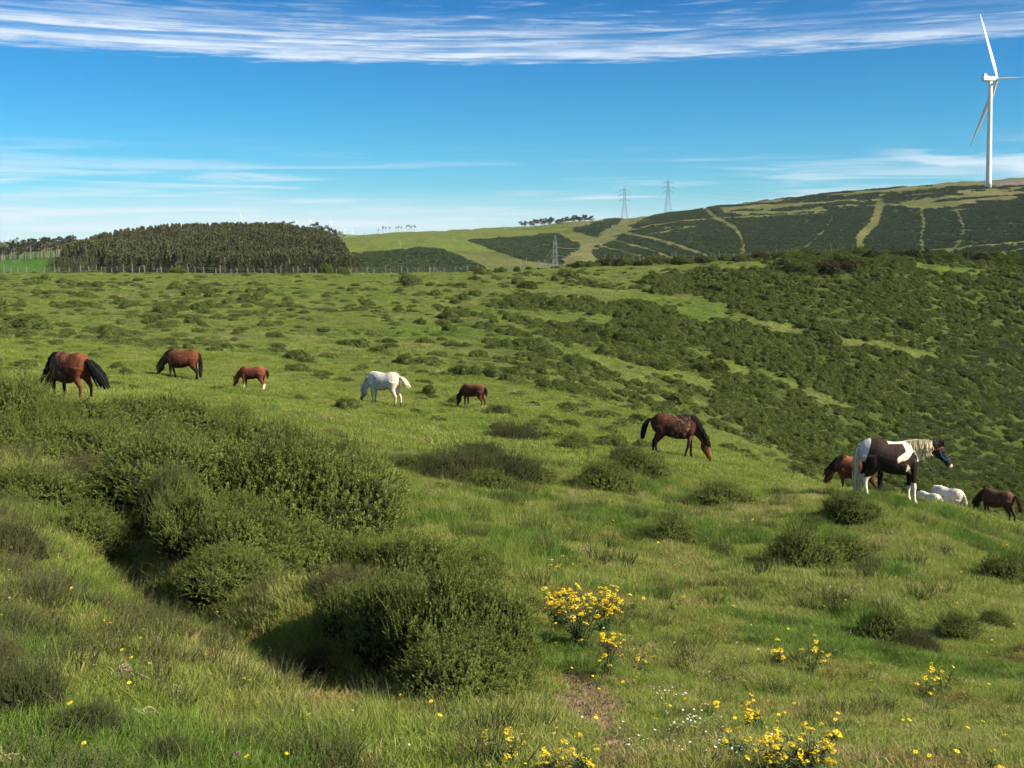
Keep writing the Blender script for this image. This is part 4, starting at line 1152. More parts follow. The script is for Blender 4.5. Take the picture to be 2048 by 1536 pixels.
def turbine_parts(H, L):
    tg = Geo(); z = np.linspace(-3, H - H * .015, 12)
    tg.tube([(0, 0, a) for a in z], np.interp(z, [0, H], [H * .0265, H * .0185]), 28)
    door = Geo(); door.box((0, -H * .0285, 1.6), (.5, .12, 1.2)); 
    ng = Geo(); s = H / 79.0
    # nacelle: long rounded box along +x (rotor end), cooler box on top at the back
    prof = [(-6.8, 1.2, 1.3), (-6.2, 1.75, 1.75), (-2, 1.85, 1.85), (2.2, 1.85, 1.85), (3.4, 1.6, 1.6), (3.9, 1.3, 1.3)]
    k = 16; V = []
    for x, hy, hz in prof:
        for j in range(k):
            a = 2 * math.pi * (j + .5) / k; c, d = math.cos(a), math.sin(a)
            f = (abs(c) ** 5 + abs(d) ** 5) ** (-1 / 5)
            V.append((x * s, c * f * hy * s, (d * f * hz + .6) * s))
    n = len(prof)
    Q = [[i * k + j, i * k + (j + 1) % k, (i + 1) * k + (j + 1) % k, (i + 1) * k + j] for i in range(n - 1) for j in range(k)]
    T = [[0, j + 1, j] for j in range(1, k - 1)] + [[(n - 1) * k, (n - 1) * k + j, (n - 1) * k + j + 1] for j in range(1, k - 1)]
    ng.add(V, T, Q)
    cg = Geo(); cg.add([(-5.6 * s, -1.2 * s, 2.42 * s), (-2.6 * s, -1.2 * s, 2.42 * s), (-2.6 * s, 1.2 * s, 2.42 * s), (-5.6 * s, 1.2 * s, 2.42 * s),
                        (-5.6 * s, -1.1 * s, 4.5 * s), (-4.1 * s, -1.1 * s, 4.5 * s), (-4.1 * s, 1.1 * s, 4.5 * s), (-5.6 * s, 1.1 * s, 4.5 * s)], None,
                       [[0, 3, 2, 1], [4, 5, 6, 7], [0, 1, 5, 4], [1, 2, 6, 5], [2, 3, 7, 6], [3, 0, 4, 7]])
    vg = Geo(); vg.box((-5.66 * s, 0, 3.5 * s), (.05 * s, .9 * s, .85 * s))
    hg = Geo(); xx = [3.9, 4.2, 5.2, 6.2, 6.9, 7.1]; rr = [1.3, 1.55, 1.6, 1.25, .6, .1]
    hg.tube([(x * s, 0, .6 * s) for x in xx], [r_ * s for r_ in rr], 18)
    return tg.mesh('tower', [m_white], True), door.mesh('door', [m_grey]), ng.mesh('nacelle', [m_white]), cg.mesh('cooler', [m_white]), vg.mesh('vent', [m_grey]), hg.mesh('hub', [m_white], True), blade_mesh(L), s
def turbine(name, label, p, H, L, yaw, phi, group, parts=None, simple=False):
    P = parts or turbine_parts(H, L); s = P[7]
    root = thing(name, label, 'wind turbine', p, (0, 0, yaw), None, group)
    tw = link('tower', P[0], root)
    if not simple: link('door', P[1], tw)
    na = link('nacelle', P[2], root, (0, 0, H))
    if not simple:
        co = link('cooler', P[3], na); link('vent', P[4], na)
    hb = link('hub', P[5], root, (0, 0, H))
    for k in range(3):
        a = phi + k * 2 * math.pi / 3
        b = link('blade', P[6], root, (5.2 * s, 0, H + .6 * s))
        b.rotation_euler = (a, 0, 0)
    return root
def turbines():
    p = place(1977, 375, 600, 1100)
    H = 213 * p.y / F; L = 155 * p.y / F
    print('turbine at', p, H, L)
    # rotor axis points right and a little away; a blade angle a tilts +z towards -y (right-handed about +x)
    turbine('wind_turbine', 'big white wind turbine standing on the hilltop at the right edge', p, H, L, R(9), R(-24), None)
    tk = turbine_parts(45, 24)
    D0 = 4300
    rows = [(474, 'leftmost of the row above the dense plantation', .9), (483, 'tallest of the four above the left half of the plantation', 1.35), (490, 'just right of the tallest one above the plantation', 1.0),
            (515, 'alone above the middle of the plantation', .9), (594, 'over the right shoulder of the plantation', 1.15), (622, 'behind the bushy trees at the end of the plantation', 1.25),
            (663, 'tall one just past the right end of the plantation', 1.35), (690, 'with blades spread wide where the green field begins', 1.25), (705, 'rightmost one, at the start of the green field skyline', 1.0),
            (16, 'above the woods at the far left, nearest the picture edge', 1.0), (60, 'above the woods at the far left, second from the edge', 1.0)]
    r = np.random.default_rng(4)
    for u, lab, k in rows:
        q = at(u, D0)
        top = {474: 437, 483: 431, 490: 438, 515: 438, 594: 440, 622: 437, 663: 440, 690: 455, 705: 458, 16: 468, 60: 470}[u]
        t, s = ray(u, top); zt = EYE + float(s) * D0
        root = turbine('distant_wind_turbine', 'tiny far wind turbine, ' + lab, (q.x, q.y, zt - 45 * k), 45, 24, R(r.uniform(-60, 240)), r.uniform(0, 2), 'distant wind turbines on the skyline', tk, True)
        root.scale = (k * .85, k * .85, k * .9)
turbines()

# ------------------------------------------------------------------ pylons and cables
m_steel = plain_mat('galvanised_steel', (.11, .135, .14), (.16, .18, .185), .5, .5, .4)
m_cable = plain_mat('aluminium_cable', (.16, .17, .17), None, 1, .7, .2)
ARMS = [.60, .73, .86]
def pylon_parts(H):
    g = Geo(); w = lambda z: np.interp(z, [0, .55 * H, .9 * H, H], [.095 * H, .032 * H, .020 * H, .002])
    lv = [0, .14, .27, .38, .48, .57, .65, .73, .81, .89]
    th = .0052 * H
    for sx in (-1, 1):
        for sy in (-1, 1):
            g.tube([(sx * w(z * H), sy * w(z * H), z * H) for z in [0, .25, .55, .9, 1]], th * .5 * np.array([1.3, 1.2, 1, .9, .6]), 4)
    br = Geo()
    for a, b in zip(lv[:-1], lv[1:]):
        wa, wb = w(a * H), w(b * H)
        ca = [(-wa, -wa), (wa, -wa), (wa, wa), (-wa, wa)]; cb = [(-wb, -wb), (wb, -wb), (wb, wb), (-wb, wb)]
        for i in range(4):
            j = (i + 1) % 4
            br.tube([(*ca[i], a * H), (*cb[j], b * H)], th * .3, 3, 0, False); br.tube([(*ca[j], a * H), (*cb[i], b * H)], th * .3, 3, 0, False)
            br.tube([(*cb[i], b * H), (*cb[j], b * H)], th * .3, 3, 0, False)
    arms = []
    for k, zf in enumerate(ARMS):
        ag = Geo(); ln = (.125, .145, .12)[k] * H; wz = w(zf * H)
        for sx in (-1, 1):
            for sy in (-1, 1):
                ag.tube([(sx * wz, sy * wz, zf * H), (sx * ln, 0, zf * H + .004 * H)], th * .38, 4)
                ag.tube([(sx * wz, sy * wz, zf * H + .04 * H), (sx * ln, 0, zf * H + .006 * H)], th * .38, 4)
        arms.append((ag.mesh('crossarm', [m_steel]), ln, zf * H))
    ig = Geo(); ig.tube([(0, 0, 0), (0, 0, -.035 * H)], .004 * H, 6)
    for q in range(6): ig.tube([(0, 0, -.004 * H - q * .005 * H), (0, 0, -.006 * H - q * .005 * H)], .009 * H, 8)
    return g.mesh('tower_leg_frame', [m_steel]), br.mesh('lattice_bracing', [m_steel]), arms, ig.mesh('insulator', [m_cable])
def pylons():
    specs = [(1110, 470, 620, 'grey lattice pylon standing nearest, its foot hidden behind the middle ridge'),
             (1249, 370, None, 'grey lattice pylon on the bare strip below the skyline'),
             (1336, 355, None, 'grey lattice pylon just behind the crest of the hill, farthest of the three')]
    P = pylon_parts(32.0)
    p1 = at(1110, 385); p2 = place(1249, 447, 500, 1200); p3 = at(1336, 1060)
    roots = []; pts = []
    for (u, vt, _, lab), p in zip(specs, (p1, p2, p3)):
        t, s = ray(u, vt); top = EYE + float(s) * p.y
        H = top - p.z; k = H / 32.0
        print('pylon', u, p, H)
        pts.append((p, k))
    dirs = []
    for i in range(3):
        a = pts[max(0, i - 1)][0]; b = pts[min(2, i + 1)][0]; d = (b - a); dirs.append(math.atan2(d.y, d.x) + R(90))
    dirs[0] = R(76)
    for (u, vt, _, lab), (p, k), dr in zip(specs, pts, dirs):
        root = thing('pylon', lab, 'pylon', p, (0, 0, dr), k, 'power line pylons')
        link('tower_leg_frame', P[0], root); link('lattice_bracing', P[1], root)
        for am, ln, z in P[2]:
            c = link('crossarm', am, root)
            for sx in (-1, 1): link('insulator', P[3], c, (sx * ln, 0, z))
    ends = []
    # the line runs on beyond the crest and down towards the valley on the left
    near_p = pts[0][0] - (pts[1][0] - pts[0][0]) * .9; far_p = pts[2][0] + (pts[2][0] - pts[1][0]) * 1.6
    far_p.x = pts[2][0].x + 330; near_p.z = pts[0][0].z - 26
    chain = [(near_p, pts[0][1], dirs[0])] + [(p, k, d) for (p, k), d in zip(pts, dirs)] + [(far_p, pts[2][1], R(-60))]
    names = ['upper', 'middle', 'lower']
    for a_i, (am, ln, z) in enumerate(P[2]):
        for sx in (-1, 1):
            g = Geo()
            for i in range(len(chain) - 1):
                (pa, ka, da), (pb, kb, db) = chain[i], chain[i + 1]
                A = Vector((pa.x + math.cos(da) * sx * ln * ka, pa.y + math.sin(da) * sx * ln * ka, pa.z + (z - 1.2) * ka))
                B = Vector((pb.x + math.cos(db) * sx * ln * kb, pb.y + math.sin(db) * sx * ln * kb, pb.z + (z - 1.2) * kb))
                sag = (B - A).length * .028
                pp = [A.lerp(B, t) - Vector((0, 0, sag * 4 * t * (1 - t))) for t in np.linspace(0, 1, 18)]
                g.tube([tuple(q) for q in pp], .028, 4, 0, False)
            side = 'left' if sx < 0 else 'right'
            o = link('power_cable', g.mesh('power_cable', [m_cable]))
            tag(o, f'thin cable strung between the {["lowest", "middle", "topmost"][a_i]} {side}-hand crossarm tips of the three pylons', 'cable', 'power cables')
pylons()

# ------------------------------------------------------------------ trees
m_conif = foliage_mat('conifer_needles', [(.040, .056, .026), (.070, .088, .038), (.112, .124, .052)], None, .03, .05, .75, .9, .05, .4, ((.17, .16, .08), .5))
m_pine = foliage_mat('pine_needles', [(.022, .030, .016), (.040, .050, .022), (.062, .068, .030)], None, .05, .05, .5, .9, .05, .5)
m_bark = plain_mat('grey_bark', (.13, .11, .09), (.24, .21, .18), 1.5, .9, .1)
m_dbark = plain_mat('dark_bark', (.05, .045, .035), (.10, .09, .075), 1.5, .9, .1)
m_bleach = plain_mat('bleached_dead_wood', (.30, .27, .24), (.42, .39, .34), 1.5, .9, .1)
def leaf_cards(g, P, N, s, r, m=0):
    n = len(P)
    A = np.cross(N, r.normal(0, 1, (n, 3))); A /= np.linalg.norm(A, axis=1)[:, None] + 1e-9
    V = np.stack([P - A * s[:, None] * .5, P + A * s[:, None] * .5, P + N * s[:, None] * 1.1], 1).reshape(-1, 3)
    g.add(V, np.arange(len(V)).reshape(-1, 3), None, m, np.tile([0, 0, 1], n))
def conifer_mesh(seed, H=6.0, rad=1.15):
    r = np.random.default_rng(seed); g = Geo(); n = 420
    g.tube([(0, 0, -.5), (0, 0, H * .45), (0, 0, H * .97)], [.16, .11, .02], 5, 1)
    t = r.uniform(0, 1, n) ** .8; z = H * (.10 + .90 * t)
    prof = np.interp(t, [0, .12, .3, .7, 1], [.6, .95, .9, .45, .02]) * rad
    a = r.uniform(0, 6.28, n); q = prof * r.uniform(.45, 1.1, n) * (1 + .18 * np.sin(a * 3 + seed))
    P = np.stack([q * np.cos(a), q * np.sin(a), z + q * .15], -1)
    N = np.stack([np.cos(a), np.sin(a), np.full(n, .75)], -1) + r.normal(0, .3, (n, 3)); N /= np.linalg.norm(N, axis=1)[:, None]
    leaf_cards(g, P, N, r.uniform(.28, .62, n), r)
    return g.mesh('plantation_tree', [m_conif, m_dbark])
def umbrella_pine(seed, H, spread, bare=.5, dens=1.0, mat=None, lean=.12, cards=520, csize=1.0, bark=None):
    """trunk mesh and crown mesh of an open, flat-topped pine"""
    r = np.random.default_rng(seed); tg = Geo(); cg = Geo()
    lx = r.normal(0, lean) * H; top = np.array([lx, r.normal(0, lean * .5) * H, H * .86])
    path = [np.array([0, 0, -.6]), top * .35 + r.normal(0, .15, 3), top * .7 + r.normal(0, .2, 3), top]
    tg.tube(path, [H * .022, H * .017, H * .012, H * .005], 6)
    nb = int(11 * dens)
    for i in range(nb):
        f = bare + (1 - bare) * (i + r.uniform()) / nb
        k = min(f, .98) * 3; j = min(int(k), 2); b0 = path[j] * (1 - (k - j)) + path[j + 1] * (k - j)
        a = r.uniform(0, 6.28); ln = spread * (1.05 - .55 * (f - bare) / (1 - bare)) * r.uniform(.55, 1.1)
        e = b0 + np.array([math.cos(a) * ln, math.sin(a) * ln, ln * r.uniform(.25, .55)])
        mid = (b0 + e) / 2 + np.array([0, 0, -.06 * ln]) + r.normal(0, .08 * ln, 3)
        tg.tube([b0, mid, e], [H * .007, H * .005, H * .0025], 4, 0, False)
        for q in range(3):
            e2 = mid + (e - mid) * r.uniform(.1, .9) + r.normal(0, .25 * ln, 3) * np.array([1, 1, .5]); tg.tube([mid, e2], [H * .003, H * .0015], 3, 0, False)
        if mat is not None:
            for cc in (e, mid * .4 + e * .6):
                n = int(cards / nb / 2); dd = r.normal(0, 1, (n, 3)); dd /= np.linalg.norm(dd, axis=1)[:, None]
                P = cc + dd * (r.uniform(.3, 1, n) ** .5)[:, None] * np.array([ln * .50, ln * .50, ln * .24]) * r.uniform(.7, 1.2)
                N = dd + np.array([0, 0, .6]); N /= np.linalg.norm(N, axis=1)[:, None]
                leaf_cards(cg, P, N, r.uniform(.35, .8, n) * csize, r)
    return tg.mesh('trunk', [bark or m_bark]), (cg.mesh('crown', [mat]) if mat is not None else None)
def tree(name, label, p, parts, rz, sc, group):
    root = thing(name, label, 'tree', p, (0, 0, rz), sc, group)
    link('trunk', parts[0], root)
    if parts[1]: link('crown', parts[1], root)
    return root
def plantation():
    rg = np.random.default_rng(21)
    ms = [conifer_mesh(400 + i) for i in range(6)]
    # planted rows between 345 and 505 m
    xs = []
    for Dd in np.arange(343, 512, 2.7):
        x = np.arange(-182, -40, 2.1)
        X = x + rg.normal(0, .35, len(x)) + (Dd * .37 % 2.1); Y = Dd + rg.normal(0, .4, len(x))
        xs.append(np.stack([X, Y], -1))
    X, Y = np.concatenate(xs).T
    Z = ground_z(X, Y); u, v = project(X, Y, Z)
    top = np.interp(u, [60, 90, 132, 170, 210, 260, 340, 450, 560, 620, 655, 685, 705], [552, 540, 490, 478, 466, 457, 449, 446, 447, 456, 464, 482, 510])
    edge_l = np.where(Y < 385, u > 62 + (Y - 343) * .9, u > 128)
    hh = np.where((u < 215) & (Y < 372), .55, 1.0) * rg.uniform(.78, 1.15, len(X))
    # crown tops of the visible stand follow the photographed outline of the wood
    vt = project(X, Y, Z + 6 * hh)[1]
    keep = edge_l & (u < 708 - np.maximum(0, Y - 430) * .25) & (vt > top - 2)
    X, Y, Z, u, hh = X[keep], Y[keep], Z[keep], u[keep], hh[keep]
    print('plantation trees', len(X))
    o_ = np.argsort(Y); X, Y, Z, hh = X[o_], Y[o_], Z[o_], hh[o_]
    # those in the front rows, and the crowns of the skyline, stand as trees of their own
    crown_v = project(X, Y, Z + 6 * hh)[1]
    n = len(X)
    # visible share of each tree: how far its top rises above everything nearer in its column
    vis = np.zeros(n); best = {}
    uu = project(X, Y, Z)[0]
    for k in range(n):
        c = int(uu[k] / 7); b = min(best.get(c, 556), best.get(c - 1, 556) if rg.uniform() < .4 else best.get(c, 556))
        vis[k] = b - crown_v[k]
        best[c] = min(best.get(c, 556), crown_v[k])
    order = np.argsort(-vis)[:285]; ind = np.zeros(n, bool); ind[order] = True
    rz = rg.uniform(0, 6.28, n); pk = rg.integers(0, 6, n)
    for k in order:
        o = link('plantation_tree', ms[pk[k]], None, (X[k], Y[k], Z[k]), (0, 0, rz[k]), (hh[k], hh[k], hh[k]))
        tag(o, 'slender olive conifer among many in the dense plantation on the left', 'tree', 'conifers of the dense plantation')
    r = ~ind & (vis > -30)
    protos = [bpy.data.objects.new('conifer_form', m) for m in ms]
    scatter('dense_wood', np.stack([X, Y, Z], -1)[r], rz[r], hh[r], pk[r], protos)
plantation()
def other_trees():
    r = np.random.default_rng(31)
    pines = [umbrella_pine(500 + i, 12, 4.0, .5, 1.1, m_pine, .16, 620, 1.1) for i in range(5)]
    # pines on the ridge
    us = np.concatenate([np.linspace(1042, 1100, 11), np.linspace(1106, 1178, 11)])
    for i, u in enumerate(us):
        D = 930 + r.uniform(-14, 14); p = at(u + r.normal(0, 1.5), D)
        hpx = np.interp(u, [1040, 1075, 1100, 1130, 1150, 1178], [15, 19, 20, 19, 22, 21]) * r.uniform(.85, 1.1)
        lab = 'dark windswept pine in the clump on the green ridge'
        if i == 0: lab = 'low outermost pine at the left end of the clump on the ridge'
        if i == len(us) - 1: lab = 'pine at the right end of the clump on the ridge, nearest the pylons'
        tree('ridge_pine', lab, p, pines[i % 5], r.uniform(0, 6.28), hpx * p.y / F / 12, 'pines in the clump on the green ridge')
    # tall thin trees on the skyline of the green field
    thin = [umbrella_pine(520 + i, 12, 2.0, .6, .8, m_pine, .05, 160, .8) for i in range(3)]
    tl = [(757, 12, 'short'), (766, 17, 'slim'), (772, 15, 'slim'), (779, 14, 'thin'), (792, 13, 'small'), (797, 15, 'thin'), (803, 14, 'sparse'), (814, 17, 'tall'), (819, 18, 'tall'), (824, 17, 'tall'), (829, 19, 'tall')]
    for i, (u, h, w_) in enumerate(tl):
        p = at(u, 1010)
        lab = {0: 'first small tree from the left in the thin row on the green skyline', 1: 'slim leafy tree second from the left in the thin row on the skyline', 10: 'tallest flat-topped tree ending the thin row on the green skyline'}.get(i, f'{w_} bare-stemmed tree standing in the thin row on the green skyline')
        tree('skyline_tree', lab, p, thin[i % 3], r.uniform(0, 6.28), h * 1010 / F / 12, 'thin row of trees on the green skyline')
    br = [umbrella_pine(540 + i, 10, 3.6, .3, 1.4, m_pine, .06, 60, .6) for i in range(2)]
    tree('lone_shrub_tree', 'lone bare round tree on the skyline just left of the pine clump', at(1006, 985), br[0], 1, 12 * 985 / F / 10, None)
    # dead and nearly bare trees standing in the green field
    dead = [umbrella_pine(560 + i, 10, 3.0, .45, .8, m_pine if i < 3 else None, .08, 40, .55, m_bark if i < 4 else m_bleach) for i in range(5)]
    dl = [(716, 491, 18, 'faint small bare tree in the green field, nearest the plantation'), (732, 490, 26, 'thin bare tree in the green field, second from the plantation'),
          (757, 489, 26, 'darker spreading bare tree in the middle of the green field'), (784, 495, 20, 'small bare tree low in the green field'), (800, 497, 20, 'bleached dead trunk at the right of the bare trees in the field')]
    for i, (u, v, h, lab) in enumerate(dl):
        p = place(u, v, 500, 1100); tree('bare_tree', lab, p, dead[i], r.uniform(0, 6), h * p.y / F / 10, 'bare trees scattered in the green field')
    # woods at the far left
    wood = [umbrella_pine(580 + i, 10, 2.4, .35 if i % 2 else .5, 1.0, m_pine if i < 4 else None, .05, 420 if i < 3 else 120, .9, m_bark) for i in range(6)]
    n = 0
    for D, cnt, hp in ((475, 40, 45), (455, 34, 41), (436, 16, 35)):
        for k in range(cnt):
            u = -40 + 190 * (k + r.uniform(.1, .9)) / cnt; p = at(u, D + r.uniform(-8, 8)); i = int(r.integers(0, 6))
            lab = 'leafless grey tree in the mixed wood at the far left' if i >= 4 else 'dark leafy tree in the mixed wood at the far left'
            h = hp * r.uniform(.75, 1.08) * (1.0 if u < 100 else .9)
            tree('woodland_tree', lab, p, wood[i], r.uniform(0, 6.28), h * p.y / F / 10, 'trees of the mixed wood at the far left'); n += 1
    # broad trees behind the right end of the plantation
    broad = [umbrella_pine(600 + i, 10, 3.4, .3, 1.4, m_pine, .06, 420, .9) for i in range(3)]
    for u, vt, D, lab in ((566, 441, 520, 'loose-crowned tree rising over the plantation top, left of the gap'), (580, 443, 525, 'small tree beside the gap at the top of the plantation'),
                          (632, 443, 520, 'biggest dark round-crowned tree over the right end of the plantation'), (648, 450, 522, 'dark tree crowding the right side of the biggest round crown'),
                          (663, 455, 520, 'lower tree stepping down the right end of the plantation'), (676, 460, 540, 'bare-twigged tree last in the line right of the plantation')):
        p = at(u, D); t, s = ray(u, vt); top = EYE + float(s) * p.y
        tree('broad_tree', lab, p, broad[int(u) % 3], r.uniform(0, 6), (top - p.z) / 9.6, 'round-crowned trees behind the plantation')
    # slender conifers below the right end of the plantation
    cm = conifer_mesh(700, 10, 1.9)
    for u, v, h, lab in ((712, 548, 34, 'tall slim conifer at the foot of the plantation’s right end'), (722, 548, 30, 'second slim conifer right of the plantation'), (735, 548, 26, 'smallest slim conifer, beside the dark scrub block')):
        p = at(u, 330); o = link('slim_conifer', cm, None, p, (0, 0, u), h * 330 / F / 10); tag(o, lab.replace('’', "'"), 'tree', 'slim conifers at the end of the plantation')
other_trees()

# ------------------------------------------------------------------ fence on the crest of the field, and the scrub along it
m_post = plain_mat('weathered_fence_post', (.16, .145, .12), (.28, .26, .22), 6, .9, .1)
m_wire = plain_mat('fence_wire', (.20, .20, .19), None, 1, .5, .4)
def fence(name, label, us, Dfun, hpx, seed):
    r = np.random.default_rng(seed); pts = []
    for u in us: pts.append(at(u, Dfun(u) + r.normal(0, .3)))
    p0 = pts[0]; root = thing(name, label, 'fence', p0)
    pm = []
    for i in range(4):
        g = Geo(); g.tube([(0, 0, -.2), (r.normal(0, .02), r.normal(0, .02), .7), (r.normal(0, .05), r.normal(0, .05), 1.4)], [.06, .058, .05], 7); pm.append(g.mesh('post', [m_post]))
    for i, p in enumerate(pts):
        k = hpx * r.uniform(.65, 1.15) * p.y / F / 1.4
        o = link('post', pm[i % 4], root, p - p0, (r.normal(0, .05), r.normal(0, .06), r.uniform(0, 6)), (1, 1, k))
    for hgt in (.45, .8, 1.1):
        g = Geo(); g.tube([tuple(p - p0 + Vector((0, 0, hgt))) for p in pts], .012, 3, 0, False); link('wire', g.mesh('wire', [m_wire]), root)
r_ = np.random.default_rng(77)
u_left = np.sort(np.concatenate([np.arange(4, 940, 17.0) + r_.uniform(-6, 6, 56), np.array([662, 700, 860, 868])]))
fence('wire_fence', 'long post and wire fence along the far edge of the meadow, before the plantation', u_left, lambda u: 192.0, 16, 1)
u_right = np.sort(np.concatenate([np.arange(960, 1330, 19.0) + r_.uniform(-6, 6, 20), np.arange(1340, 1740, 16.0) + r_.uniform(-6, 6, 25)]))
fence('ridge_fence', 'post and wire fence behind the scrub along the middle ridge on the right', u_right, lambda u: 203.0, 22, 2)

def crest_scrub():
    rg = np.random.default_rng(41)
    big = [mound_mesh('crest_gorse_bush', 1.3, 1.25, 900, 800 + i, [m_mound, m_mcore], .17, .45, .84) for i in range(4)]
    brn = foliage_mat('bronze_gorse_tufts', [(.045, .042, .018), (.075, .062, .026), (.11, .085, .035)], None, .2, .1, .5, .8, .1, .5)
    big2 = [mound_mesh('bronze_gorse_bush', 1.3, 1.2, 900, 810 + i, [brn, m_mcore], .17, .45, .84) for i in range(2)]
    k = 0
    single = [(652, 551, 24, 22, 'upright round gorse bush by the fence, left of a matching pair'), (688, 552, 26, 14, 'low dark gorse bush by the fence, right of the upright round one'),
              (957, 538, 22, 10, 'first gorse bush by the fence where the ridge begins to rise'), (1000, 541, 22, 10, 'second gorse bush by the fence, on the rising ridge'),
              (1034, 540, 14, 12, 'small round gorse bush alone against the pale field'), (355, 548, 34, 9, 'wide low gorse bush under the fence before the plantation'),
              (190, 548, 40, 8, 'wide low gorse bush under the fence near the left'), (140, 549, 28, 7, 'low gorse bush under the fence at the far left')]
    for u, v, w, h, lab in single:
        p = at(u, 186); s = p.y / F
        o = link('crest_gorse_bush', big[k % 4], None, p, (0, 0, k * 1.3), (w * s / 2.3, w * s / 2.6, h * s / 1.3)); k += 1
        tag(o, lab, 'bush', 'gorse bushes along the field edge')
    # dark row on the middle ridge
    for i, u in enumerate(np.arange(1145, 2070, 15.0)):
        D = 196 + rg.uniform(-6, 5); p = at(u + rg.uniform(-6, 6), D); s = p.y / F
        h = rg.uniform(8, 15) * (1.25 if u > 1560 else 1); w = rg.uniform(22, 38)
        m = big2[i % 2] if rg.uniform() < .35 else big[i % 4]
        o = link('ridge_gorse_bush', m, None, p, (0, 0, rg.uniform(0, 6)), (w * s / 2.4, w * s / 2.8, h * s / 1.25))
        tag(o, 'dense dark gorse bush in the long row along the middle ridge', 'bush', 'row of dark gorse on the middle ridge')
    # the big dark thicket
    for i in range(38):
        a = rg.uniform(0, 6.28); q = rg.uniform(0, 1) ** .5; u = 1640 + math.cos(a) * q * 78; v = 532 + math.sin(a) * q * 18
        p = place(u, v, 120, 205); s = p.y / F; w = rg.uniform(28, 46); h = rg.uniform(12, 19)
        o = link('thicket_gorse_bush', big2[i % 2] if (u > 1640 and v > 534 and rg.uniform() < .6) else big[i % 4], None, p, (0, 0, rg.uniform(0, 6)), (w * s / 2.4, w * s / 2.6, h * s / 1.25))
        tag(o, 'tall dark gorse bush in the big thicket on the middle ridge', 'bush', 'gorse bushes of the big dark thicket')
    # black-green clumps down the dip
    for i, (u, v, w, h, lab) in enumerate([(1190, 672, 34, 22, 'very dark gorse clump at the upper end of the dip'), (1215, 680, 40, 22, 'dark gorse clump second down the dip'), (1245, 686, 40, 22, 'broad dark gorse clump in the middle of the dip'), (1272, 694, 30, 18, 'dark gorse clump ending the line in the dip'),
            (1405, 745, 36, 20, 'dark round bush left of the lower clearing'), (1440, 742, 34, 20, 'darker bush with a leafy top beside the lower clearing'), (1660, 690, 44, 18, 'wide bush standing alone above the long clearing'), (1815, 655, 40, 18, 'dark bush on the thickly grown slope at the right'), (1055, 578, 36, 14, 'lone dark bush high on the open slope')]):
        p = place(u, v, 60, 200); s = p.y / F
        o = link('dip_gorse_bush', big[i % 4], None, p, (0, 0, i * 1.1), (w * s / 2.4, w * s / 2.6, h * s / 1.25)); tag(o, lab, 'bush', 'larger dark bushes in the dip')
crest_scrub()
def small_far_things():
    # concrete track edge at the right, spoil heap stones, pale stone by the fence
    g = Geo(); pts = [at(u, D) for u, D in ((2008, 214), (2030, 212), (2062, 210), (2100, 208))]
    for a, b in zip(pts[:-1], pts[1:]):
        V = []
        for q in (a, b):
            for dy, dz in ((0, -.3), (0, 1.05), (2.6, 1.15), (2.6, -.3)): V.append((q.x, q.y + dy, q.z + dz))
        g.add(V, None, [[0, 4, 5, 1], [1, 5, 6, 2], [2, 6, 7, 3]])
    tag(link('farm_track', g.mesh('farm_track', [m_concrete])), kind='structure')
small_far_things()
# ------------------------------------------------------------------ foreground gorse and heather bushes
gorseN = [gorse_mesh('gorse_bush', .52, .50, 3000, 900 + i, [m_gorse, m_gcore, m_wood], L=.064, spl=.026, sw=.0038, nsp=12, amp=.55, tall=.12) for i in range(4)]
heathN = [gorse_mesh('heather_bush', .52, .34, 1500, 930 + i, [m_heath, m_gcore, m_wood], L=.085, spl=.016, sw=.0030, nsp=12, amp=.34, tall=.10) for i in range(2)]
def bush(kind, u, v, w, h, label, group, i, name=None, dmin=3.0, dmax=60, sink=.05):
    p = place(u, v, dmin, dmax); s = p.y / F
    me = gorseN[i % 4] if kind == 'g' else heathN[i % 2]
    sx = w * s / 1.04; sz = h * s / (.50 if kind == 'g' else .34)
    o = link(name or ('gorse_bush' if kind == 'g' else 'heather_bush'), me, None, (p.x, p.y, p.z - sink * sz), (0, 0, i * 2.1 + .4), (sx, sx * .85, sz))
    return tag(o, label, 'bush', group)
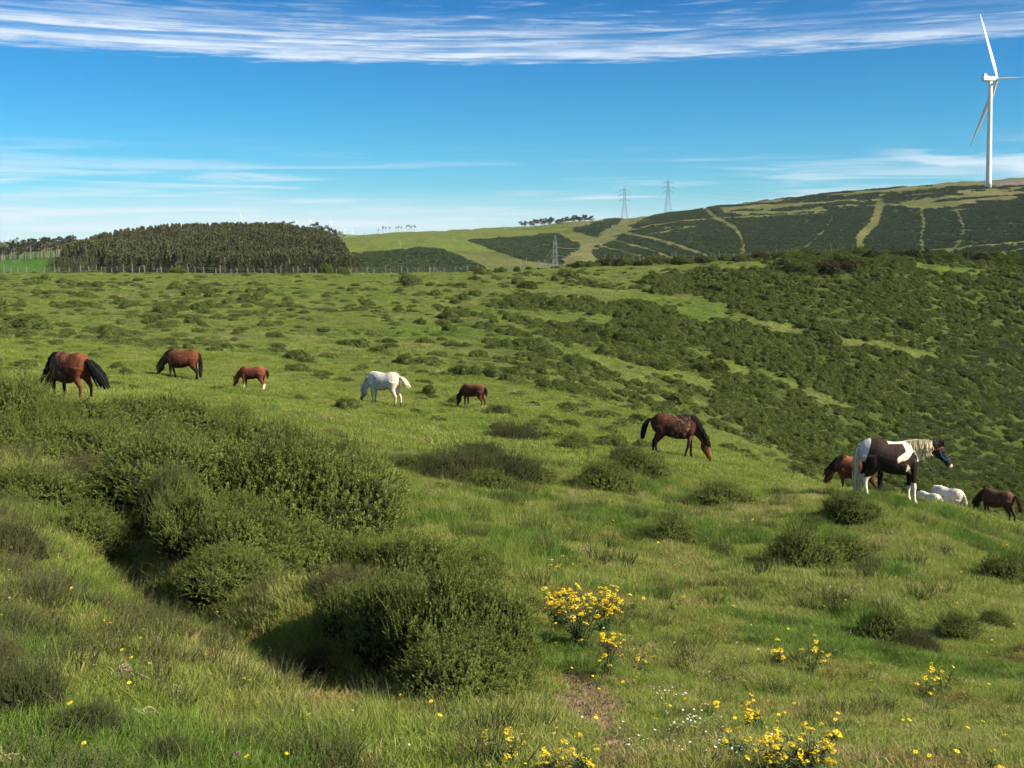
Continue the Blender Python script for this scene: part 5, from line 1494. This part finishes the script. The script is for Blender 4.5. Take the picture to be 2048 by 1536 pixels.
def near_bushes():
    GA = 'gorse bushes beyond the ditch on the left'; GB = 'gorse bushes in the thicket at the bottom centre'; GC = 'gorse bushes along the top left in front of the mare'; GD = 'single low bushes on the near slope'
    A = [(330, 985, 190, 120, 'gorse bush at the top left end of the ditch'), (425, 1015, 210, 140, 'dark gorse bush over the upper part of the ditch'), (540, 1050, 230, 160, 'large dark gorse bush over the middle of the ditch'),
         (655, 1075, 210, 170, 'tall gorse bush on the right flank of the big thicket'), (610, 975, 190, 100, 'gorse bush on the crown of the big thicket, catching sun'), (470, 930, 190, 90, 'gorse bush at the back of the thicket beyond the ditch'),
         (725, 1060, 110, 150, 'dark gorse bush bounding the thicket where the open grass begins'), (490, 1120, 170, 100, 'low gorse bush hanging over the darkest part of the ditch'), (620, 1150, 190, 90, 'low gorse bush at the foot of the big thicket'),
         (560, 905, 130, 60, 'small gorse bush just behind the crown of the big thicket'), (690, 960, 100, 60, 'small gorse bush at the upper right edge of the big thicket')]
    A += [(385, 1090, 130, 100, 'dark gorse bush rooted in the upper ditch'), (455, 1170, 130, 80, 'low dark gorse bush rooted in the middle of the ditch'), (700, 1250, 120, 90, 'dark gorse bush rooted in the ditch left of the bottom centre thicket')]
    for i, (u, v, w, h, l) in enumerate(A): bush('g', u, v, w * 1.35, h * 1.0, l, GA, i)
    B = [(780, 1290, 170, 150, 'leftmost gorse bush of the bottom centre thicket, deep in shade'), (880, 1320, 190, 175, 'tallest gorse bush in the middle of the bottom centre thicket'), (970, 1300, 160, 140, 'gorse bush at the right side of the bottom centre thicket'),
         (830, 1190, 180, 120, 'gorse bush topping the bottom centre thicket'), (1010, 1345, 130, 130, 'small gorse bush nearest the yellow flowers'), (740, 1180, 130, 90, 'gorse bush linking the two big thickets'), (915, 1385, 200, 110, 'lowest gorse bush of the bottom centre thicket'),
         (950, 1180, 130, 80, 'paler gorse bush at the upper right of the bottom centre thicket')]
    for i, (u, v, w, h, l) in enumerate(B): bush('g', u, v, w * 1.25, h * 1.0, l, GB, i + 1)
    Cc = [(30, 850, 150, 90, 'tall gorse bush at the left edge below the mare'), (-20, 815, 90, 80, 'gorse bush cut by the left edge of the picture'), (140, 870, 190, 80, 'gorse bush hiding the hooves of the shaggy mare'), (250, 870, 190, 80, 'gorse bush below the tail of the shaggy mare'),
          (360, 875, 170, 75, 'gorse bush below the black-maned horse'), (450, 880, 120, 70, 'last gorse bush at the right end of the upper left thicket'), (80, 920, 190, 80, 'gorse bush in the second row at the left edge'), (210, 930, 200, 90, 'gorse bush in the middle of the second row, upper left'),
          (330, 925, 160, 80, 'gorse bush at the right end of the second row, upper left'), (-30, 900, 130, 80, 'half hidden gorse bush low at the left edge')]
    for i, (u, v, w, h, l) in enumerate(Cc): bush('g', u, v, w * 1.15, h * .95, l, GC, i + 2)
    H = [(60, 1010, 190, 80, 'green gorse bush on the bank at the left edge'), (170, 985, 170, 70, 'brown-green heather bush high on the left bank'), (150, 1090, 190, 70, 'gorse bush in the middle of the left bank'), (20, 1110, 150, 70, 'heather bush halfway down the left edge'),
         (260, 1080, 120, 60, 'gorse bush beside the ditch, half way down the left bank'), (60, 1420, 180, 90, 'dull brown heather bush in the bottom left corner'), (180, 1470, 170, 60, 'low heather bush right of the bottom left corner'), (-10, 1350, 120, 70, 'heather bush at the lower left edge'),
         (330, 1530, 140, 50, 'small heather bush at the bottom edge on the left'), (640, 1340, 90, 45, 'small reddish heather bush by the lower end of the ditch')]
    for i, (u, v, w, h, l) in enumerate(H): bush('h' if i % 2 or i > 5 else 'g', u, v, w, h, l, 'low bushes on the left bank', i)
    Dd = [('h', 930, 955, 170, 66, 'big rounded heather bush in the middle of the slope, left half'), ('h', 1010, 955, 160, 56, 'pinkish heather bush joined to the right of the big round one'), ('h', 880, 950, 110, 48, 'darker heather bush joined to the left of the big round one'), ('h', 1030, 880, 110, 40, 'low heather bush behind the big round one'),
          ('g', 965, 975, 110, 40, 'low green bush growing out of the front of the big heather mound'), ('g', 1075, 965, 90, 32, 'low green bush at the right foot of the big heather mound'), ('h', 965, 915, 100, 34, 'heather bush on the back of the big heather mound'), ('g', 830, 935, 80, 28, 'low green bush at the left foot of the big heather mound'),
          ('g', 1150, 897, 70, 34, 'small gorse bush left of the moulting brown horse'), ('g', 1215, 975, 110, 58, 'gorse bush left of centre below the moulting brown horse'), ('g', 1280, 950, 120, 50, 'gorse bush right behind its neighbour below the moulting horse'), ('h', 1250, 925, 90, 34, 'heather bush just below the hooves of the moulting horse'),
          ('g', 1450, 1005, 110, 45, 'flat gorse bush on the brow between the moulting horse and the pied pony'), ('g', 1700, 1035, 110, 60, 'gorse bush at the feet of the pied pony'), ('g', 1335, 1085, 110, 48, 'small gorse bush alone in the middle of the right slope'), ('g', 1600, 1130, 130, 80, 'rounded dark gorse bush below the pied pony, left of its neighbour'),
          ('g', 1680, 1120, 100, 60, 'gorse bush joined to the right of the rounded dark one'), ('g', 1770, 1280, 130, 65, 'gorse bush with red stems low on the right slope'), ('h', 1830, 1300, 90, 50, 'reddish heather bush joined to the red-stemmed gorse'), ('g', 2020, 1165, 110, 60, 'gorse bush cut by the right edge of the picture'),
          ('g', 1920, 1270, 90, 45, 'low gorse bush in the ditch near the right edge'), ('g', 1995, 1250, 60, 35, 'small gorse bush near the right edge, below the cut-off one'), ('g', 1375, 850, 50, 24, 'small bush behind the moulting brown horse'), ('g', 1000, 828, 52, 20, 'small dark bush at the heels of the lone foal'),
          ('g', 1092, 843, 34, 16, 'little round bush alone right of the lone foal'), ('g', 1140, 852, 40, 16, 'second little bush farther right of the lone foal'), ('g', 908, 806, 24, 14, 'tiny round bush in front of the lone foal'), ('h', 1560, 1140, 60, 30, 'dry heather at the left foot of the rounded gorse bush')]
    for i, (k, u, v, w, h, l) in enumerate(Dd):
        o = bush(k, u, v, w * 1.2, h * 1.05, l, GD, i, sink=.13)
        o.rotation_euler = (.10 * math.sin(i * 2.3), .12, i * 2.1)
near_bushes()
def fill_band():
    # the gorse grows as one ragged diagonal band from the upper left down to the flowers
    rg = np.random.default_rng(88)
    spine = [(60, 850), (200, 900), (330, 960), (440, 1040), (560, 1090), (660, 1130), (720, 1180), (780, 1240), (870, 1300), (960, 1350), (1020, 1370)]
    for i in range(46):
        q = rg.uniform(0, len(spine) - 1.001); j = int(q); f = q - j
        u = spine[j][0] * (1 - f) + spine[j + 1][0] * f; v = spine[j][1] * (1 - f) + spine[j + 1][1] * f
        wd = np.interp(u, [0, 450, 700, 1020], [50, 75, 60, 45])
        u += rg.normal(0, wd * .9); v += rg.normal(0, wd * .42)
        w = rg.uniform(70, 150); h = w * rg.uniform(.38, .72)
        k = 'h' if rg.uniform() < .26 else 'g'
        lab = 'small heather bush tucked into the gorse band beside the ditch' if k == 'h' else 'small ragged gorse bush in the diagonal band beside the ditch'
        o = bush(k, u, v, w, h, lab, 'ragged small bushes in the diagonal gorse band', i)
        o.rotation_euler = (rg.normal(0, .14), rg.normal(0, .14), rg.uniform(0, 6.28))
fill_band()

# ------------------------------------------------------------------ flowers
m_yel = plain_mat('ragwort_petals', (.70, .50, .015), (.80, .64, .03), 30, .6, .2)
m_disc = plain_mat('ragwort_disc', (.42, .22, .01), None, 30, .8, .1)
m_stem = plain_mat('ragwort_stem', (.06, .075, .03), (.11, .11, .045), 30, .8, .2)
m_leafr = foliage_mat('ragwort_leaf', [(.030, .070, .018), (.06, .12, .03)], None, 2, .2, .5)
m_wht = plain_mat('daisy_petals', (.72, .72, .70), None, 30, .6, .2)
m_purp = plain_mat('thistle_flower', (.35, .08, .30), (.50, .16, .42), 60, .7, .2)
def daisy(g, c, nrm, r_, petals, mp, md, rg):
    nrm = nrm / np.linalg.norm(nrm); a = np.cross(nrm, [0, 0.3, 1.]); a /= np.linalg.norm(a); b = np.cross(nrm, a)
    V = []; T = []
    for k in range(petals):
        t = 2 * math.pi * k / petals + rg.uniform(0, .2); w = math.pi / petals * .8
        i = len(V)
        V += [c, c + r_ * .75 * (math.cos(t - w) * a + math.sin(t - w) * b) + nrm * r_ * .1, c + r_ * (math.cos(t) * a + math.sin(t) * b), c + r_ * .75 * (math.cos(t + w) * a + math.sin(t + w) * b) + nrm * r_ * .1]
        T += [[i, i + 1, i + 2], [i, i + 2, i + 3]]
    g.add(V, T, None, 0)
    g.tube([c - nrm * .001, c + nrm * r_ * .22], [r_ * .36, r_ * .22], 6, 1)
def head_mesh(seed):
    rg = np.random.default_rng(seed); g = Geo()
    for i in range(15):
        q = .042 * math.sqrt(rg.uniform(0, 1)); a = rg.uniform(0, 6.28)
        c = np.array([q * math.cos(a), q * math.sin(a), .012 * (1 - q / .042) + rg.normal(0, .004)])
        daisy(g, c, np.array([c[0] * 8, c[1] * 8, 1.0]) + rg.normal(0, .2, 3), .0125, 7, m_yel, m_disc, rg)
    for i in range(7):
        a = rg.uniform(0, 6.28); g.tube([(0, 0, -.06), (.03 * math.cos(a), .03 * math.sin(a), 0)], [.0016, .001], 3, 2, False)
    return g.mesh('flower_head', [m_yel, m_disc, m_stem])
heads = [head_mesh(i) for i in range(4)]
def ragwort(u, v, w, h, n, label, i):
    p = place(u, v, 3, 40); s = p.y / F; W = w * s; H = h * s; rg = np.random.default_rng(1000 + i)
    root = thing('ragwort_plant', label, 'flowering plant', p, None, None, 'yellow flowering ragwort plants')
    sg = Geo(); lg = Geo(); hp = []
    nst = max(2, n // 5)
    for k in range(nst):
        a = rg.uniform(0, 6.28); q = W * .10 * rg.uniform(0, 1); b = np.array([math.cos(a) * q, math.sin(a) * q, -.03])
        a2 = rg.uniform(0, 6.28); q2 = W * .42 * math.sqrt(rg.uniform(.05, 1)); t = np.array([math.cos(a2) * q2, math.sin(a2) * q2, H * rg.uniform(.62, .92)])
        mid = (b + t) / 2 + np.array([0, 0, H * .08])
        sg.tube([b, mid, t], [.0055, .0045, .003], 5, 0, False)
        for j in range(max(1, n // nst)):
            e = t + np.array([rg.normal(0, .045), rg.normal(0, .045), rg.uniform(-.08, .07)])
            st = mid + (t - mid) * rg.uniform(.2, .9)
            sg.tube([st, (st + e) / 2 + [0, 0, -.01], e - [0, 0, .05]], [.003, .0025, .0018], 4, 0, False); hp.append(e)
        for j in range(16):
            f = rg.uniform(0, .95); c = b + (t - b) * f; aa = rg.uniform(0, 6.28); l = rg.uniform(.035, .09) * (1.3 - f)
            d = np.array([math.cos(aa), math.sin(aa), .25]); sd = np.array([-d[1], d[0], 0])
            V = [c, c + d * l * .35 + sd * l * .2, c + d * l * .5, c + d * l * .7 + sd * l * .16, c + d * l + [0, 0, -.02], c + d * l * .7 - sd * l * .16, c + d * l * .35 - sd * l * .2]
            lg.add(V, [[0, 1, 2], [2, 3, 4], [2, 4, 5], [0, 2, 6]])
    link('stem', sg.mesh('stem', [m_stem]), root); link('foliage', lg.mesh('foliage', [m_leafr]), root)
    for k, e in enumerate(hp[:95]):
        link('flower_head', heads[k % 4], root, tuple(e), (rg.normal(0, .3), rg.normal(0, .3), rg.uniform(0, 6)), rg.uniform(.30, .52) * (1.25 if n > 60 else .9 if v > 1500 else 1.1))
RW = [(1165, 1292, 170, 125, 90, 'big ragwort clump thick with yellow flowers right of the gorse thicket'), (1112, 1155, 60, 40, 10, 'small ragwort plant above and behind the big flowering clump'), (1215, 1352, 100, 90, 26, 'loose ragwort plant just below the big flowering clump'),
      (1205, 1268, 110, 90, 70, 'broad ragwort plant crowding the right side of the big flowering clump'), (1120, 1262, 80, 80, 65, 'ragwort plant crowding the left side of the big flowering clump'),
      (1290, 1352, 50, 45, 10, 'ragwort plant with a few orange-yellow heads, right of the loose one'), (1148, 1300, 30, 30, 3, 'ragwort sprig against the gorse, left of the big clump'), (1563, 1325, 55, 40, 10, 'left one of two ragwort plants in the grass below the rounded gorse'), (1618, 1345, 75, 60, 16, 'right one of two ragwort plants in the grass below the rounded gorse'),
      (1845, 1400, 50, 45, 8, 'ragwort plant below the red-stemmed gorse'), (1885, 1385, 40, 50, 7, 'ragwort plant just right of the one below the red-stemmed gorse'), (1422, 1445, 28, 25, 4, 'single small ragwort above the white daisies'), (1520, 1462, 60, 40, 12, 'ragwort plant with flat heads in the lower right grass'),
      (1005, 1533, 80, 70, 22, 'ragwort plant at the bottom edge, left of the bare earth'), (1085, 1550, 80, 50, 18, 'ragwort plant cut by the bottom edge, second left of the bare earth'), (1155, 1556, 80, 55, 20, 'ragwort plant cut by the bottom edge, next to the bare earth'), (1475, 1515, 45, 45, 7, 'ragwort with tall heads at the bottom, left of the thick group'),
      (1545, 1552, 110, 70, 36, 'ragwort plant in the thick group at the bottom edge, left half'), (1612, 1548, 110, 80, 40, 'ragwort plant in the thick group at the bottom edge, right half'), (1655, 1500, 45, 35, 7, 'ragwort sprig above the thick group at the bottom'), (1345, 1222, 55, 30, 5, 'ragwort sprigs in the grass right of the big clump'),
      (1262, 1222, 30, 25, 4, 'ragwort sprig touching the upper right of the big clump'), (1990, 1540, 40, 30, 5, 'ragwort at the bottom right corner')]
for i, a in enumerate(RW): ragwort(*a, i)
def wild_flowers():
    rg = np.random.default_rng(55)
    pr = []
    for mp, md, r_, nm in ((m_yel, m_disc, .012, 'buttercup'), (m_wht, m_disc, .010, 'daisy'), (m_wht, m_wht, .007, 'bedstraw')):
        g = Geo(); daisy(g, np.array([0, 0, .10]), np.array([.2, -.3, 1.]), r_, 6, mp, md, rg); g.tube([(0, 0, -.02), (.01, 0, .05), (0, 0, .10)], .0012, 3, 2, False)
        pr.append(bpy.data.objects.new(nm, g.mesh(nm, [mp, md, m_stem])))
    P = []; I = []; S_ = []
    def put(u, v, i, s=1.0):
        p = place(u, v, 3, 60); P.append(tuple(p)); I.append(i); S_.append(s)
    for _ in range(70): put(rg.uniform(-20, 900), rg.uniform(1050, 1560), 0, rg.uniform(.8, 1.3))
    for _ in range(90): put(rg.uniform(1000, 2060), rg.uniform(1250, 1560), 0, rg.uniform(.7, 1.2))
    for _ in range(60): put(rg.uniform(600, 2060), rg.uniform(860, 1250), 0, rg.uniform(1.0, 1.6))
    for c, sx, sy, n in (((1330, 1410), 22, 9, 18), ((1390, 1465), 34, 13, 36), ((1350, 1500), 60, 16, 26), ((1450, 1520), 50, 14, 20), ((1720, 1270), 20, 8, 6)):
        for _ in range(n): put(rg.normal(c[0], sx), rg.normal(c[1], sy), 2, rg.uniform(.6, 1.05))
    for _ in range(50): put(rg.uniform(-20, 1500), rg.uniform(1000, 1560), 1, rg.uniform(.6, 1.0))
    P = np.array(P); scatter('wild_flowers', P, rg.uniform(0, 6, len(P)), np.array(S_), I, pr)
wild_flowers()
m_drystalk = plain_mat('dry_stalk', (.24, .19, .12), (.36, .30, .20), 12, .9, .1)
def odds_and_ends():
    rg = np.random.default_rng(66)
    def straggle(u, v, w, n, label, name='dead_root', arch=.5):
        p = place(u, v, 3, 30); W = w * p.y / F; g = Geo()
        for k in range(n):
            a = rg.uniform(-.6, 3.6); ln = W * rg.uniform(.5, 1.1)
            e = np.array([math.cos(a) * ln, math.sin(a) * ln * .6, rg.uniform(-.02, .03)]); m1 = e * .45 + np.array([0, 0, ln * arch * rg.uniform(.4, 1)]) + rg.normal(0, .015, 3)
            g.tube([(0, 0, .04), m1 * .6 + [0, 0, .03], m1, e * .8 + [0, 0, ln * arch * .3], e], [.005, .0045, .004, .003, .0015], 4, 0, False)
        o = link(name, g.mesh(name, [m_drystalk]), None, p); tag(o, label, 'dead plant')
    straggle(235, 1365, 75, 11, 'pale arching tangle of dead stalks on the lower left bank')
    straggle(280, 1440, 45, 8, 'small pale dead root in the grass near the bottom left')
    straggle(10, 1545, 60, 16, 'bundle of straw-coloured dry stalks in the bottom left corner', arch=.8)
    straggle(340, 1395, 40, 12, 'brownish knot of dry stalks right of the pale tangle')
    # stones
    ms_ = plain_mat('pale_stone', (.22, .20, .17), (.36, .33, .28), 8, .9, .1)
    for i, (u, v, w, lab) in enumerate([(1002, 1128, 16, 'small pale stone in the grass above the gorse thicket'), (1342, 888, 8, 'tiny white stone under the belly of the moulting horse'), (1660, 1175, 9, 'flat grey stone lying in the right slope'), (725, 548, 5, 'tiny white stone at the foot of the far fence')]):
        p = place(u, v, 3, 200); s = p.y / F; g = Geo(); core_mesh(g, w * s / 2, w * s / 3, 70 + i, .5, 3, 0, 1)
        tag(link('stone', g.mesh('stone', [ms_], True), None, p), lab, 'stone')
    # thistle at the bottom edge
    p = place(474, 1545, 3, 20); root = thing('thistle', 'purple thistle flower just showing at the bottom edge', 'flower', p)
    g = Geo(); g.tube([(0, 0, -.03), (0, 0, .07)], .003, 5); link('stem', g.mesh('stem', [m_stem]), root)
    g = Geo()
    for k in range(70):
        d = rg.normal(0, .5, 3); d[2] = 1; d /= np.linalg.norm(d); g.tube([(0, 0, .07), tuple(np.array([0, 0, .07]) + d * .028)], [.002, .0012], 3, 0, False)
    link('flower_head', g.mesh('flower_head', [m_purp]), root)
odds_and_ends()
# ------------------------------------------------------------------ the air
def haze():
    g = Geo(); g.box((0, 0, 60), (9200, 9200, 190))
    m = bpy.data.materials.new('haze_air'); m.use_nodes = True; nt = m.node_tree; nt.nodes.clear()
    out = nt.nodes.new('ShaderNodeOutputMaterial'); v = nt.nodes.new('ShaderNodeVolumePrincipled')
    v.inputs['Color'].default_value = (.82, .90, 1.0, 1); v.inputs['Density'].default_value = HAZE; v.inputs['Anisotropy'].default_value = .0
    nt.links.new(v.outputs[0], out.inputs['Volume'])
    o = link('haze', g.mesh('haze', [m])); o['kind'] = 'stuff'
HAZE = .00005
haze()
